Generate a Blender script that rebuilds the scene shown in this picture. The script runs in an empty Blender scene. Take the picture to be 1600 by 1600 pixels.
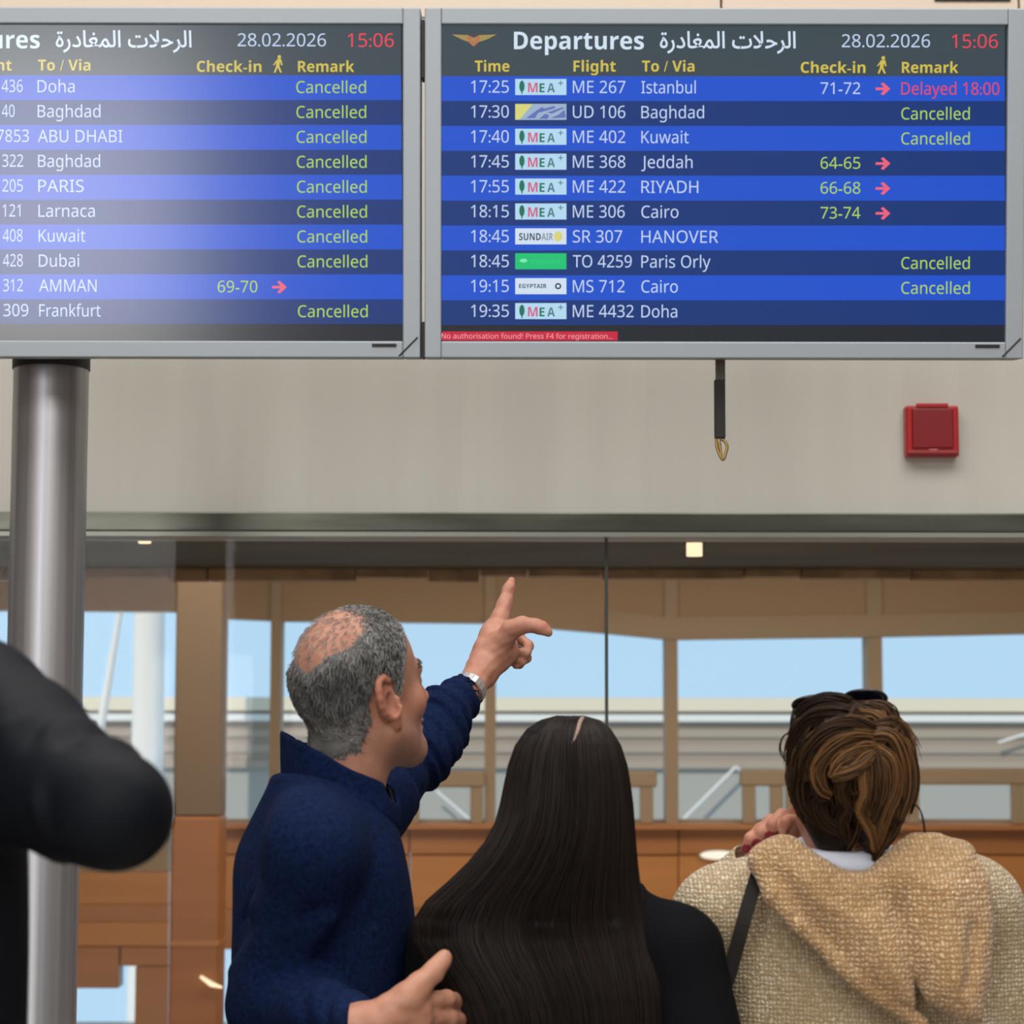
import bpy, bmesh, math, random
import numpy as np
from mathutils import Vector, Matrix

random.seed(7)
rng = np.random.default_rng(7)
scene = bpy.context.scene
COL = scene.collection

# ------------------------------------------------------------------ camera
FPX = 3500.0                      # focal length in pixels of the 1600 px frame
CAMZ = 1.62
TH = math.atan(330.0 / FPX)       # pitched up: the horizon lies at row 1130
ROLL = 0.0016
fw = Vector((0, math.cos(TH), math.sin(TH)))
r0 = Vector((1, 0, 0)); u0 = Vector((0, -math.sin(TH), math.cos(TH)))
rt = r0 * math.cos(ROLL) + u0 * math.sin(ROLL)
up = -r0 * math.sin(ROLL) + u0 * math.cos(ROLL)
cam_d = bpy.data.cameras.new('camera')
cam = bpy.data.objects.new('camera', cam_d); COL.objects.link(cam)
cam.matrix_world = Matrix(((rt.x, up.x, -fw.x, 0), (rt.y, up.y, -fw.y, 0), (rt.z, up.z, -fw.z, CAMZ), (0, 0, 0, 1)))
cam_d.sensor_width = 36; cam_d.lens = 36 * FPX / 1600
cam_d.clip_start = 0.05; cam_d.clip_end = 300
cam_d.dof.use_dof = True; cam_d.dof.focus_distance = 4.3; cam_d.dof.aperture_fstop = 6.3
scene.camera = cam

def W(px, py, Y):
    """point of the place at depth Y that the photograph shows at px, py"""
    d = fw + rt * ((px - 800) / FPX) + up * ((800 - py) / FPX)
    return Vector((0, 0, CAMZ)) + d * (Y / d.y)
def Wn(px, py, Y): return np.array(W(px, py, Y))

# ------------------------------------------------------------------ world, sun, lights, exposure
wd = bpy.data.worlds.new('sky'); scene.world = wd; wd.use_nodes = True
wd.node_tree.nodes['Background'].inputs[0].default_value = (0.445, 0.675, 0.875, 1)
wd.node_tree.nodes['Background'].inputs[1].default_value = 1.04
def light(name, typ, loc, rot, energy, color=(1, 1, 1), size=None):
    l = bpy.data.lights.new(name, typ); l.energy = energy; l.color = color
    if size: l.shape = 'RECTANGLE'; l.size, l.size_y = size
    o = bpy.data.objects.new(name, l); COL.objects.link(o); o.location = loc; o.rotation_euler = rot
    return o
s = light('sun', 'SUN', (0, -10, 20), (math.radians(42), 0, math.radians(-25)), 2.6, (1, 0.93, 0.82)); s.data.angle = 0.01
light('hall_ceiling_light', 'AREA', (0, 3.0, 5.4), (0, 0, 0), 240, (1, 0.975, 0.945), (6, 3))
light('hall_ceiling_light_rear', 'AREA', (0, -3.5, 5.4), (0, 0, 0), 650, (1, 0.985, 0.965), (7, 5))
light('entrance_window_daylight', 'AREA', (-4.0, -8.7, 2.6), (math.radians(90), 0, 0), 260, (1, 0.96, 0.95), (2.6, 3.0))
light('lounge_ceiling_light', 'AREA', (0.5, 9.5, 2.93), (0, 0, 0), 110, (1, 0.9, 0.78), (6, 1.6))
vs = scene.view_settings
vs.view_transform = 'Standard'; vs.look = 'None'; vs.exposure = 0.0; vs.gamma = 1.0; vs.use_curve_mapping = False

# ------------------------------------------------------------------ materials
def srgb(r, g, b):
    def c(v):
        v /= 255.0
        return v / 12.92 if v <= 0.04045 else ((v + 0.055) / 1.055) ** 2.4
    return (c(r), c(g), c(b), 1)
MATS = {}
def mat(name, color, rough=0.6, metal=0.0, spec=0.5, emit=None, estr=1.0, noise=None, bump=None, attr=None, sheen=0.0, sss=0.0):
    """noise=(scale xyz, colour2, contrast); bump=(scale xyz, strength, distance)"""
    if name in MATS: return MATS[name]
    m = bpy.data.materials.new(name); m.use_nodes = True; MATS[name] = m
    nt = m.node_tree; b = nt.nodes['Principled BSDF']
    b.inputs['Base Color'].default_value = color; b.inputs['Roughness'].default_value = rough
    b.inputs['Metallic'].default_value = metal; b.inputs['Specular IOR Level'].default_value = spec
    if emit:
        b.inputs['Emission Color'].default_value = emit; b.inputs['Emission Strength'].default_value = estr
    if sheen: b.inputs['Sheen Weight'].default_value = sheen; b.inputs['Sheen Roughness'].default_value = 0.4
    if sss:
        b.inputs['Subsurface Weight'].default_value = sss; b.inputs['Subsurface Radius'].default_value = (0.01, 0.004, 0.002)
    def coord(scale):
        tc = nt.nodes.new('ShaderNodeTexCoord'); mp = nt.nodes.new('ShaderNodeMapping')
        mp.inputs['Scale'].default_value = scale; nt.links.new(tc.outputs['Object'], mp.inputs['Vector'])
        return mp.outputs['Vector']
    src = None
    if attr:
        a = nt.nodes.new('ShaderNodeVertexColor'); a.layer_name = attr; src = a.outputs['Color']
        nt.links.new(src, b.inputs['Base Color'])
    if noise:
        n = nt.nodes.new('ShaderNodeTexNoise'); n.inputs['Scale'].default_value = 1.0; n.inputs['Detail'].default_value = 4
        nt.links.new(coord(noise[0]), n.inputs['Vector'])
        r = nt.nodes.new('ShaderNodeMapRange'); c = noise[2]
        r.inputs['From Min'].default_value = 0.5 - c; r.inputs['From Max'].default_value = 0.5 + c
        nt.links.new(n.outputs['Fac'], r.inputs['Value'])
        x = nt.nodes.new('ShaderNodeMix'); x.data_type = 'RGBA'
        if src: x.blend_type = 'MULTIPLY'; nt.links.new(src, x.inputs[6]); x.inputs[7].default_value = noise[1]
        else: x.inputs[6].default_value = color; x.inputs[7].default_value = noise[1]
        nt.links.new(r.outputs['Result'], x.inputs[0]); nt.links.new(x.outputs[2], b.inputs['Base Color'])
    if bump:
        n = nt.nodes.new('ShaderNodeTexNoise'); n.inputs['Scale'].default_value = 1.0; n.inputs['Detail'].default_value = 3
        nt.links.new(coord(bump[0]), n.inputs['Vector'])
        bp = nt.nodes.new('ShaderNodeBump'); bp.inputs['Strength'].default_value = bump[1]; bp.inputs['Distance'].default_value = bump[2]
        nt.links.new(n.outputs['Fac'], bp.inputs['Height']); nt.links.new(bp.outputs['Normal'], b.inputs['Normal'])
    return m
def glass_mat(name, refl, tint=(1, 1, 1, 1), rough=0.02):
    m = bpy.data.materials.new(name); m.use_nodes = True; nt = m.node_tree; nt.nodes.clear()
    o = nt.nodes.new('ShaderNodeOutputMaterial'); t = nt.nodes.new('ShaderNodeBsdfTransparent'); t.inputs[0].default_value = tint
    g = nt.nodes.new('ShaderNodeBsdfGlossy'); g.inputs['Roughness'].default_value = rough
    x = nt.nodes.new('ShaderNodeMixShader'); x.inputs[0].default_value = refl
    nt.links.new(t.outputs[0], x.inputs[1]); nt.links.new(g.outputs[0], x.inputs[2]); nt.links.new(x.outputs[0], o.inputs['Surface'])
    return m
def knit_mat(name, c1, c2, c3, rows, cols, dist):
    """mottled wool: stitches as relief of two crossed waves, yarn colour from noise"""
    m = bpy.data.materials.new(name); m.use_nodes = True; nt = m.node_tree; b = nt.nodes['Principled BSDF']
    b.inputs['Roughness'].default_value = 0.95; b.inputs['Specular IOR Level'].default_value = 0.1
    b.inputs['Sheen Weight'].default_value = 0.25
    tc = nt.nodes.new('ShaderNodeTexCoord')
    def wave(direction, scale, distort):
        w = nt.nodes.new('ShaderNodeTexWave'); w.bands_direction = direction
        w.inputs['Scale'].default_value = scale; w.inputs['Distortion'].default_value = distort
        w.inputs['Detail'].default_value = 2; w.inputs['Detail Scale'].default_value = 2.2
        nt.links.new(tc.outputs['Object'], w.inputs['Vector']); return w
    a = wave('Z', rows, 4.5); c = wave('X', cols, 5.0)
    mul = nt.nodes.new('ShaderNodeMath'); mul.operation = 'MULTIPLY'
    nt.links.new(a.outputs['Fac'], mul.inputs[0]); nt.links.new(c.outputs['Fac'], mul.inputs[1])
    bp = nt.nodes.new('ShaderNodeBump'); bp.inputs['Strength'].default_value = 1.0; bp.inputs['Distance'].default_value = dist
    nt.links.new(mul.outputs[0], bp.inputs['Height']); nt.links.new(bp.outputs['Normal'], b.inputs['Normal'])
    n1 = nt.nodes.new('ShaderNodeTexNoise'); n1.inputs['Scale'].default_value = 9; n1.inputs['Detail'].default_value = 3
    n2 = nt.nodes.new('ShaderNodeTexNoise'); n2.inputs['Scale'].default_value = 130; n2.inputs['Detail'].default_value = 2
    for n in (n1, n2): nt.links.new(tc.outputs['Object'], n.inputs['Vector'])
    r1 = nt.nodes.new('ShaderNodeMapRange'); r1.inputs[1].default_value = .35; r1.inputs[2].default_value = .65
    r2 = nt.nodes.new('ShaderNodeMapRange'); r2.inputs[1].default_value = .42; r2.inputs[2].default_value = .75
    nt.links.new(n1.outputs['Fac'], r1.inputs[0]); nt.links.new(n2.outputs['Fac'], r2.inputs[0])
    x = nt.nodes.new('ShaderNodeMix'); x.data_type = 'RGBA'; x.inputs[6].default_value = c1; x.inputs[7].default_value = c2
    nt.links.new(r1.outputs[0], x.inputs[0])
    y = nt.nodes.new('ShaderNodeMix'); y.data_type = 'RGBA'; y.inputs[7].default_value = c3
    nt.links.new(x.outputs[2], y.inputs[6]); nt.links.new(r2.outputs[0], y.inputs[0])
    # the gaps between stitches are tinted with the darkest colour
    z = nt.nodes.new('ShaderNodeMix'); z.data_type = 'RGBA'; z.inputs[6].default_value = c3
    gr = nt.nodes.new('ShaderNodeMapRange'); gr.inputs[1].default_value = 0.0; gr.inputs[2].default_value = .28
    nt.links.new(mul.outputs[0], gr.inputs[0]); nt.links.new(gr.outputs[0], z.inputs[0]); nt.links.new(y.outputs[2], z.inputs[7])
    nt.links.new(z.outputs[2], b.inputs['Base Color'])
    return m

# ------------------------------------------------------------------ object helpers
def link(o, parent=None):
    COL.objects.link(o)
    if parent: o.parent = parent
    return o
def tag(o, label, cat, group=None):
    o['label'] = label; o['category'] = cat
    if group: o['group'] = group
    return o
def empty(name, loc=(0, 0, 0), rot=None):
    o = bpy.data.objects.new(name, None); o.empty_display_size = 0.1; o.location = loc
    if rot: o.rotation_euler = rot
    COL.objects.link(o); return o
def mesh_obj(name, verts, faces, material, parent=None, smooth=False, loc=None):
    me = bpy.data.meshes.new(name); me.from_pydata([tuple(v) for v in verts], [], faces); me.materials.append(material)
    if smooth: me.polygons.foreach_set('use_smooth', [True] * len(me.polygons))
    me.update(); o = bpy.data.objects.new(name, me); link(o, parent)
    if loc: o.location = loc
    return o
def bm_obj(name, bm, material, parent=None, smooth=False):
    me = bpy.data.meshes.new(name); bmesh.ops.recalc_face_normals(bm, faces=bm.faces[:]); bm.to_mesh(me); bm.free(); me.materials.append(material)
    if smooth: me.polygons.foreach_set('use_smooth', [True] * len(me.polygons))
    o = bpy.data.objects.new(name, me); return link(o, parent)
def add_box(bm, lo, hi, bevel=0.0):
    vs_ = [bm.verts.new((x, y, z)) for x in (lo[0], hi[0]) for y in (lo[1], hi[1]) for z in (lo[2], hi[2])]
    fs = [(0, 1, 3, 2), (4, 6, 7, 5), (0, 4, 5, 1), (2, 3, 7, 6), (0, 2, 6, 4), (1, 5, 7, 3)]
    faces = [bm.faces.new([vs_[i] for i in f]) for f in fs]
    if bevel:
        es = list({e for f in faces for e in f.edges})
        bmesh.ops.bevel(bm, geom=es, offset=bevel, segments=2, affect='EDGES', profile=0.5)
def box(name, lo, hi, material, parent=None, bevel=0.0):
    bm = bmesh.new(); add_box(bm, lo, hi, bevel); return bm_obj(name, bm, material, parent)
def wbox(name, x0, x1, y0, y1, Y, depth, material, parent=None, bevel=0.0):
    """box whose front face fills the pixel rectangle at depth Y"""
    a = W(x0, y1, Y); b = W(x1, y0, Y)
    return box(name, (a.x, Y, a.z), (b.x, Y + depth, b.z), material, parent, bevel)
def tube_mesh(paths, radii, sides=8, cap=True):
    """swept tubes; paths list of (n,3) arrays, radii list of (n,) arrays"""
    V = []; F = []; off = 0
    for P, R in zip(paths, radii):
        P = np.asarray(P, float); n = len(P)
        T = np.gradient(P, axis=0); T /= (np.linalg.norm(T, axis=1, keepdims=True) + 1e-9)
        ref = np.array([0.31, 0.77, 0.55]) if abs(T[0] @ np.array([0.31, 0.77, 0.55])) < .9 else np.array([1., 0, 0])
        A = np.cross(T, ref); A /= np.linalg.norm(A, axis=1, keepdims=True); B = np.cross(T, A)
        ang = np.arange(sides) * 2 * math.pi / sides
        ring = P[:, None] + np.asarray(R)[:, None, None] * (np.cos(ang)[None, :, None] * A[:, None] + np.sin(ang)[None, :, None] * B[:, None])
        V.append(ring.reshape(-1, 3))
        i = np.arange(n - 1)[:, None] * sides; j = np.arange(sides)[None]; k = (j + 1) % sides
        F.append((np.stack([i + j, i + k, i + sides + k, i + sides + j], -1) + off).reshape(-1, 4))
        off += n * sides
    return np.concatenate(V), np.concatenate(F)
def np_mesh(name, V, F, material, parent=None, smooth=True, colors=None):
    me = bpy.data.meshes.new(name); V = np.asarray(V, np.float32); F = np.asarray(F, np.int32)
    me.vertices.add(len(V)); me.vertices.foreach_set('co', V.ravel())
    me.loops.add(F.size); me.loops.foreach_set('vertex_index', F.ravel())
    me.polygons.add(len(F)); me.polygons.foreach_set('loop_start', np.arange(len(F), dtype=np.int32) * F.shape[1])
    me.polygons.foreach_set('use_smooth', np.full(len(F), smooth))
    if colors is not None:
        a = me.color_attributes.new('Col', 'FLOAT_COLOR', 'POINT'); c = np.ones((len(V), 4), np.float32); c[:, :3] = colors; a.data.foreach_set('color', c.ravel())
    me.materials.append(material); me.update(calc_edges=True); me.validate()
    o = bpy.data.objects.new(name, me); return link(o, parent)
def smooth_path(pts, n):
    """Catmull-Rom through pts"""
    P = np.asarray(pts, float); P = np.vstack([2 * P[0] - P[1], P, 2 * P[-1] - P[-2]])
    t = np.linspace(0, len(pts) - 1 - 1e-6, n); i = t.astype(int); u = (t - i)[:, None]
    a, b, c, d = P[i], P[i + 1], P[i + 2], P[i + 3]
    return .5 * (2 * b + (c - a) * u + (2 * a - 5 * b + 4 * c - d) * u ** 2 + (3 * b - a - 3 * c + d) * u ** 3)

# ------------------------------------------------------------------ smooth-blended solids (for bodies and clothes)
class Solid:
    def __init__(self, lo, hi, h):
        self.lo = np.array(lo, float); self.h = h; self.n = np.ceil((np.array(hi) - self.lo) / h).astype(int) + 1
        self.ax = [(self.lo[i] + h * np.arange(self.n[i])).astype(np.float32) for i in range(3)]
        self.F = np.full(tuple(self.n), 0.2, np.float32)
    def block(self, lo, hi):
        a = np.clip(np.floor((np.array(lo) - self.lo) / self.h).astype(int), 0, self.n)
        b = np.clip(np.ceil((np.array(hi) - self.lo) / self.h).astype(int) + 1, 0, self.n)
        sl = tuple(slice(a[i], b[i]) for i in range(3))
        X = self.ax[0][sl[0]][:, None, None]; Y = self.ax[1][sl[1]][None, :, None]; Z = self.ax[2][sl[2]][None, None, :]
        return sl, X, Y, Z
    def comb(self, sl, d, k, mode):
        f = self.F[sl]
        if f.size == 0: return
        d = np.broadcast_to(d, f.shape).astype(np.float32)
        if mode == 'sub': g, d = -f, d
        else: g = f
        if k > 0:
            hh = np.maximum(k - np.abs(g - d), 0) / k; r = np.minimum(g, d) - hh * hh * k * .25
        else: r = np.minimum(g, d)
        self.F[sl] = -r if mode == 'sub' else r
    def cone(self, a, b, ra, rb, k=.02, mode='add'):
        a = np.array(a, float); b = np.array(b, float); m = max(ra, rb) + k + 4 * self.h
        sl, X, Y, Z = self.block(np.minimum(a, b) - m, np.maximum(a, b) + m)
        ba = b - a; L = ba @ ba + 1e-12
        t = np.clip(((X - a[0]) * ba[0] + (Y - a[1]) * ba[1] + (Z - a[2]) * ba[2]) / L, 0, 1)
        d = np.sqrt((X - a[0] - t * ba[0]) ** 2 + (Y - a[1] - t * ba[1]) ** 2 + (Z - a[2] - t * ba[2]) ** 2) - (ra + t * (rb - ra))
        self.comb(sl, d, k, mode)
    def chain(self, pts, rad, k=.02, mode='add'):
        for i in range(len(pts) - 1): self.cone(pts[i], pts[i + 1], rad[i], rad[i + 1], k, mode)
    def ell(self, c, r, k=.02, R=None, mode='add'):
        c = np.array(c, float); r = np.array(r, float); m = r.max() + k + 4 * self.h
        sl, X, Y, Z = self.block(c - m, c + m); x, y, z = X - c[0], Y - c[1], Z - c[2]
        if R is not None: x, y, z = [R[0][i] * x + R[1][i] * y + R[2][i] * z for i in range(3)]
        k0 = np.sqrt((x / r[0]) ** 2 + (y / r[1]) ** 2 + (z / r[2]) ** 2) + 1e-6
        k1 = np.sqrt((x / r[0] ** 2) ** 2 + (y / r[1] ** 2) ** 2 + (z / r[2] ** 2) ** 2) + 1e-6
        self.comb(sl, k0 * (k0 - 1) / k1, k, mode)
    def loft(self, secs, yaw=0.0, k=.03, mode='add', p=2.0):
        """secs rows (z, cx, cy, half width, half depth), ascending z; yaw turns the width axis"""
        S = np.array(sorted(secs), float); m = S[:, 3:].max() + k + 4 * self.h
        lo = np.array([S[:, 1].min() - m, S[:, 2].min() - m, S[0, 0] - k - 4 * self.h]); hi = np.array([S[:, 1].max() + m, S[:, 2].max() + m, S[-1, 0] + k + 4 * self.h])
        sl, X, Y, Z = self.block(lo, hi)
        zz = np.linspace(S[0, 0], S[-1, 0], 80); T = [np.interp(zz, S[:, 0], S[:, i]) for i in range(1, 5)]
        ker = np.ones(7) / 7
        T = [np.convolve(np.pad(t, 3, 'edge'), ker, 'valid') for t in T]
        cx, cy, a, b = [np.interp(Z.ravel(), zz, t)[None, None, :] for t in T]
        c, s_ = math.cos(yaw), math.sin(yaw)
        x = (X - cx) * c + (Y - cy) * -s_; y = (X - cx) * s_ + (Y - cy) * c
        q = ((np.abs(x) / a) ** p + (np.abs(y) / b) ** p) ** (1 / p)
        d = (q - 1) * np.minimum(a, b)
        dz = np.maximum(S[0, 0] - Z, Z - S[-1, 0])
        self.comb(sl, np.maximum(d, dz), k, mode)
    def pillow(self, poly, y0, T, w, k=.01, slope=(0, 0), mode='add'):
        """puffy pad: outline poly in x,z, centre depth y0 (+slope), half thickness T, edge roundness w"""
        P = np.array(poly, float); m = T + k + .03
        c = P.mean(0)
        ys = y0 + slope[0] * (P[:, 0] - c[0]) + slope[1] * (P[:, 1] - c[1])
        sl, X, Y, Z = self.block((P[:, 0].min() - m, ys.min() - m, P[:, 1].min() - m), (P[:, 0].max() + m, ys.max() + m, P[:, 1].max() + m))
        x = X[:, 0, 0][:, None]; z = Z[0, 0][None, :]; d = np.full((x.shape[0], z.shape[1]), 9.0); ins = np.zeros(d.shape, bool)
        for i in range(len(P)):
            a, b = P[i - 1], P[i]; e = b - a
            t = np.clip(((x - a[0]) * e[0] + (z - a[1]) * e[1]) / (e @ e), 0, 1)
            d = np.minimum(d, np.hypot(x - a[0] - t * e[0], z - a[1] - t * e[1]))
            ins ^= ((a[1] > z) != (b[1] > z)) & (x < (b[0] - a[0]) * (z - a[1]) / (b[1] - a[1] + 1e-12) + a[0])
        sd = np.where(ins, -d, d)
        th = T * np.sqrt(np.clip(-sd / w, 0, 1)) - np.maximum(sd, 0)
        yc = y0 + slope[0] * (x - c[0]) + slope[1] * (z - c[1])
        self.comb(sl, (np.abs(Y - yc[:, None, :]) - th[:, None, :]) * .8, k, mode)
    def plane_cut(self, p, n):
        n = np.array(n, float); n /= np.linalg.norm(n)
        d = (self.ax[0][:, None, None] - p[0]) * n[0] + (self.ax[1][None, :, None] - p[1]) * n[1] + (self.ax[2][None, None, :] - p[2]) * n[2]
        self.F = np.maximum(self.F, d.astype(np.float32))
    def waves(self, amp, scale, n=7, seed=1, warp=0.5):
        """soft folds: a sum of warped plane waves, scale = wave numbers in x, y, z"""
        g = np.random.default_rng(seed); X, Y, Z = self.ax[0][:, None, None], self.ax[1][None, :, None], self.ax[2][None, None, :]
        idx = np.abs(self.F) < .03
        ii = np.nonzero(idx); x, y, z = self.ax[0][ii[0]], self.ax[1][ii[1]], self.ax[2][ii[2]]
        acc = np.zeros(len(x), np.float32)
        for _ in range(n):
            k = g.normal(size=3) * np.array(scale); ph = g.uniform(0, 6.28)
            q = g.normal(size=3) * np.array(scale) * .6
            acc += np.sin(k[0] * x + k[1] * y + k[2] * z + ph + warp * 2 * np.sin(q[0] * x + q[1] * y + q[2] * z))
        self.F[ii] += amp * acc / math.sqrt(n)
    def creases(self, a, b, period, amp, rmax=.12, slant=(0, 0, 0)):
        """folds ringing the axis a-b, as a bent sleeve shows"""
        a = np.array(a, float); b = np.array(b, float); ii = np.nonzero(np.abs(self.F) < .03)
        p = np.stack([self.ax[i][ii[i]] for i in range(3)], -1); ba = b - a; L = np.linalg.norm(ba); ba /= L
        t = (p - a) @ ba; rad = np.linalg.norm(p - a - t[:, None] * ba, axis=1)
        t2 = t + (p - a) @ np.array(slant)
        w = np.clip(t / .03, 0, 1) * np.clip((L - t) / .03, 0, 1) * (rad < rmax)
        w *= np.clip(.45 + .7 * np.sin(p @ np.array([31., 23., 17.]) + 9 * np.sin(p @ np.array([7., 11., 5.]))), 0, 1)
        self.F[ii] += (amp * w * np.sin(t2 / period * 6.283 + 1.3 * np.sin(t2 / period * 2.1)) ).astype(np.float32)
    def mesh(self):
        F = self.F; h = self.h
        F[0], F[-1] = .1, .1; F[:, 0], F[:, -1] = .1, .1; F[:, :, 0], F[:, :, -1] = .1, .1
        S = F < 0; c = np.zeros(tuple(np.array(F.shape) - 1), np.uint8)
        for i in (0, 1):
            for j in (0, 1):
                for k in (0, 1): c += S[i:F.shape[0] - 1 + i, j:F.shape[1] - 1 + j, k:F.shape[2] - 1 + k]
        act = np.nonzero((c > 0) & (c < 8)); n = len(act[0]); idx = np.full(c.shape, -1, np.int64); idx[act] = np.arange(n)
        A = np.stack(act, -1); pos = np.zeros((n, 3)); cnt = np.zeros(n)
        for ax in range(3):
            o1, o2 = [(1, 2), (0, 2), (0, 1)][ax]
            for e1 in (0, 1):
                for e2 in (0, 1):
                    p0 = A.copy(); p0[:, o1] += e1; p0[:, o2] += e2; p1 = p0.copy(); p1[:, ax] += 1
                    f0 = F[p0[:, 0], p0[:, 1], p0[:, 2]]; f1 = F[p1[:, 0], p1[:, 1], p1[:, 2]]; m = (f0 < 0) != (f1 < 0)
                    t = np.zeros(n); t[m] = f0[m] / (f0[m] - f1[m]); q = p0.astype(float); q[:, ax] += t
                    pos[m] += q[m]; cnt[m] += 1
        V = self.lo + h * pos / cnt[:, None]; Q = []
        for ax in range(3):
            o1, o2 = [(1, 2), (2, 0), (0, 1)][ax]
            a = [slice(1, -1)] * 3; a[ax] = slice(0, -1); b = list(a); b[ax] = slice(1, None)
            s0 = S[tuple(a)]; s1 = S[tuple(b)]; e = np.nonzero(s0 != s1); P = np.stack(e, -1)
            for d in range(3):
                if d != ax: P[:, d] += 1
            def cell(d1, d2):
                q = P.copy(); q[:, o1] -= d1; q[:, o2] -= d2; return idx[q[:, 0], q[:, 1], q[:, 2]]
            quad = np.stack([cell(1, 1), cell(0, 1), cell(0, 0), cell(1, 0)], -1); flip = ~s0[e]
            quad[flip] = quad[flip][:, ::-1]; Q.append(quad)
        return V, np.concatenate(Q)
def join(*ms):
    V = []; F = []; o = 0
    for v, f in ms: V.append(v); F.append(f + o); o += len(v)
    return np.concatenate(V), np.concatenate(F)
def rot_head(yaw, pitch, roll=0.0):
    """columns: right, forward, up; yaw from +Y towards +X"""
    f = np.array([math.sin(yaw) * math.cos(pitch), math.cos(yaw) * math.cos(pitch), math.sin(pitch)])
    r = np.array([math.cos(yaw), -math.sin(yaw), 0.0]); u = np.cross(r, f)
    r, u = r * math.cos(roll) + u * math.sin(roll), u * math.cos(roll) - r * math.sin(roll)
    return np.stack([r, f, u], 1)

# ================================================================== SETTING
M_wall = mat('warm_grey_wall', srgb(208, 206, 196), 0.55, noise=((9, 9, 0.7), srgb(198, 195, 185), 0.28))
M_cream = mat('cream_upper_panel', srgb(246, 228, 208), 0.6)
M_floor = mat('stone_floor', srgb(150, 145, 138), 0.25, noise=((2, 2, 2), srgb(128, 122, 115), 0.3))
M_ceil = mat('white_ceiling', srgb(205, 200, 194), 0.8)
M_side = mat('brown_side_wall', srgb(120, 98, 78), 0.6)
M_back = mat('pale_back_wall', srgb(190, 188, 186), 0.7)
M_trim = mat('dull_steel_trim', srgb(104, 106, 96), 0.33, 0.85, noise=((2.2, 2, 18), srgb(76, 76, 66), 0.2))
M_line = mat('pale_metal_edge', srgb(150, 152, 142), 0.4, 0.6)
M_soffit = mat('dark_green_soffit', srgb(104, 102, 78), 0.6, spec=0.15, noise=((1.4, 2, 2), srgb(66, 62, 44), 0.25))
M_mould = mat('brown_moulding', srgb(186, 146, 100), 0.6, noise=((8, 8, 8), srgb(120, 88, 56), 0.3))
M_tan = mat('tan_painted_wall', srgb(172, 144, 112), 0.6, noise=((0.9, 1, 0.5), srgb(162, 134, 100), 0.25))
M_tan2 = mat('pale_tan_frame', srgb(168, 146, 118), 0.6)
M_wood = mat('orange_brown_timber', srgb(214, 148, 84), 0.4, noise=((1.0, 4, 9), srgb(190, 124, 64), 0.3))
M_wood2 = mat('brown_timber', srgb(196, 134, 80), 0.4, noise=((1.0, 4, 9), srgb(172, 112, 62), 0.3))
M_glass = glass_mat('partition_glass', 0.003)
M_pane = glass_mat('window_glass', 0.004)
M_dark = mat('black_rubber', srgb(18, 18, 18), 0.6)
M_white = mat('white_paint', srgb(232, 228, 222), 0.5)

def struct(o): o['kind'] = 'structure'; return o
struct(box('floor', (-8, -9.2, -0.15), (8, 12.4, 0), M_floor))
struct(box('ceiling', (-8, -9.2, 6.0), (8, 6.72, 6.15), M_ceil))
YW = 6.5
zb = W(800, 801, YW).z; z_up = W(800, 14, YW).z - 0.03
wf = struct(box('wall_front', (-8, YW, zb), (8, YW + 0.2, z_up), M_wall))
wu = struct(empty('wall_upper', (0, YW, z_up)))
jx = [W(px, 5, YW).x for px in (1127, 1592)]
for a, b in ((-8, jx[0] - .004), (jx[0] + .004, jx[1] - .004), (jx[1] + .004, 8)):
    o = box('panel', (a, 0, .006), (b, .2, 6.0 - z_up), M_cream, wu)
o = box('vent_slot', (W(1460, 2, YW).x, -.01, W(1500, 0, YW).z - z_up - .004), (W(1578, 2, YW).x, .0, .3 + W(1500, 0, YW).z - z_up), M_dark, wu)
struct(box('wall_left', (-8.2, -9.2, 0), (-8, 12.4, 6.15), M_side))
struct(box('wall_right', (8, -9.2, 0), (8.2, 12.4, 6.15), M_side))
# rear wall with the two entrance windows
wb = struct(empty('wall_back', (0, -9, 0)))
for lo, hi in (((-8, 0), (-5.4, 6)), ((-2.7, 0), (8, 6)), ((-5.4, 0), (-2.7, .9)), ((-5.4, 4.2), (-2.7, 6))):
    box('panel', (lo[0], -.2, lo[1]), (hi[0], 0, hi[1]), M_back, wb)

# steel trim over the glass partition
t1 = struct(empty('trim_1', (0, YW, 0)))
a, b, c = W(800, 801, 6.45).z, W(800, 833, 6.45).z, W(800, 839, 6.45).z
box('rail', (-8, -.06, b + .004), (8, .12, a), M_trim, t1, .004)
box('edge_strip', (-8, -.066, c), (8, .12, b + .002), M_line, t1)
# glass partition: two panes with a dark joint
zj = c
xj = W(948, 1100, YW).x
g1 = struct(box('window_1', (-8, YW, 0.02), (xj - .005, YW + .014, zj), M_glass))
g2 = struct(box('window_2', (xj + .005, YW, 0.02), (8, YW + .014, zj), M_glass))
struct(box('trim_2', (xj - .0048, YW + .002, 0.02), (xj + .0048, YW + .012, zj), mat('joint_seal', srgb(70, 72, 66), 0.6)))

# soffit beyond the glass with its uneven moulding
zs = 2.19
t3 = struct(empty('trim_3', (0, 6.56, zs)))
box('soffit', (-8, 0, 0), (8, 1.78, .08), M_soffit, t3)
x = -8.0
px_segs = []
while x < 8:
    w = random.uniform(.12, .62); px_segs.append((x, min(8, x + w))); x += w
for a, b in px_segs:
    hgt = random.uniform(.022, .05)
    box('moulding', (a + .003, 1.70 + random.uniform(0, .03), -hgt), (b - .003, 1.80, .0), M_mould, t3, .004)
struct(box('ceiling_far', (-8, 6.72, 3.0), (8, 12.4, 3.15), M_tan))
struct(box('wall_bulkhead', (-8, 8.36, zs), (8, 8.46, 3.0), M_tan))

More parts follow.
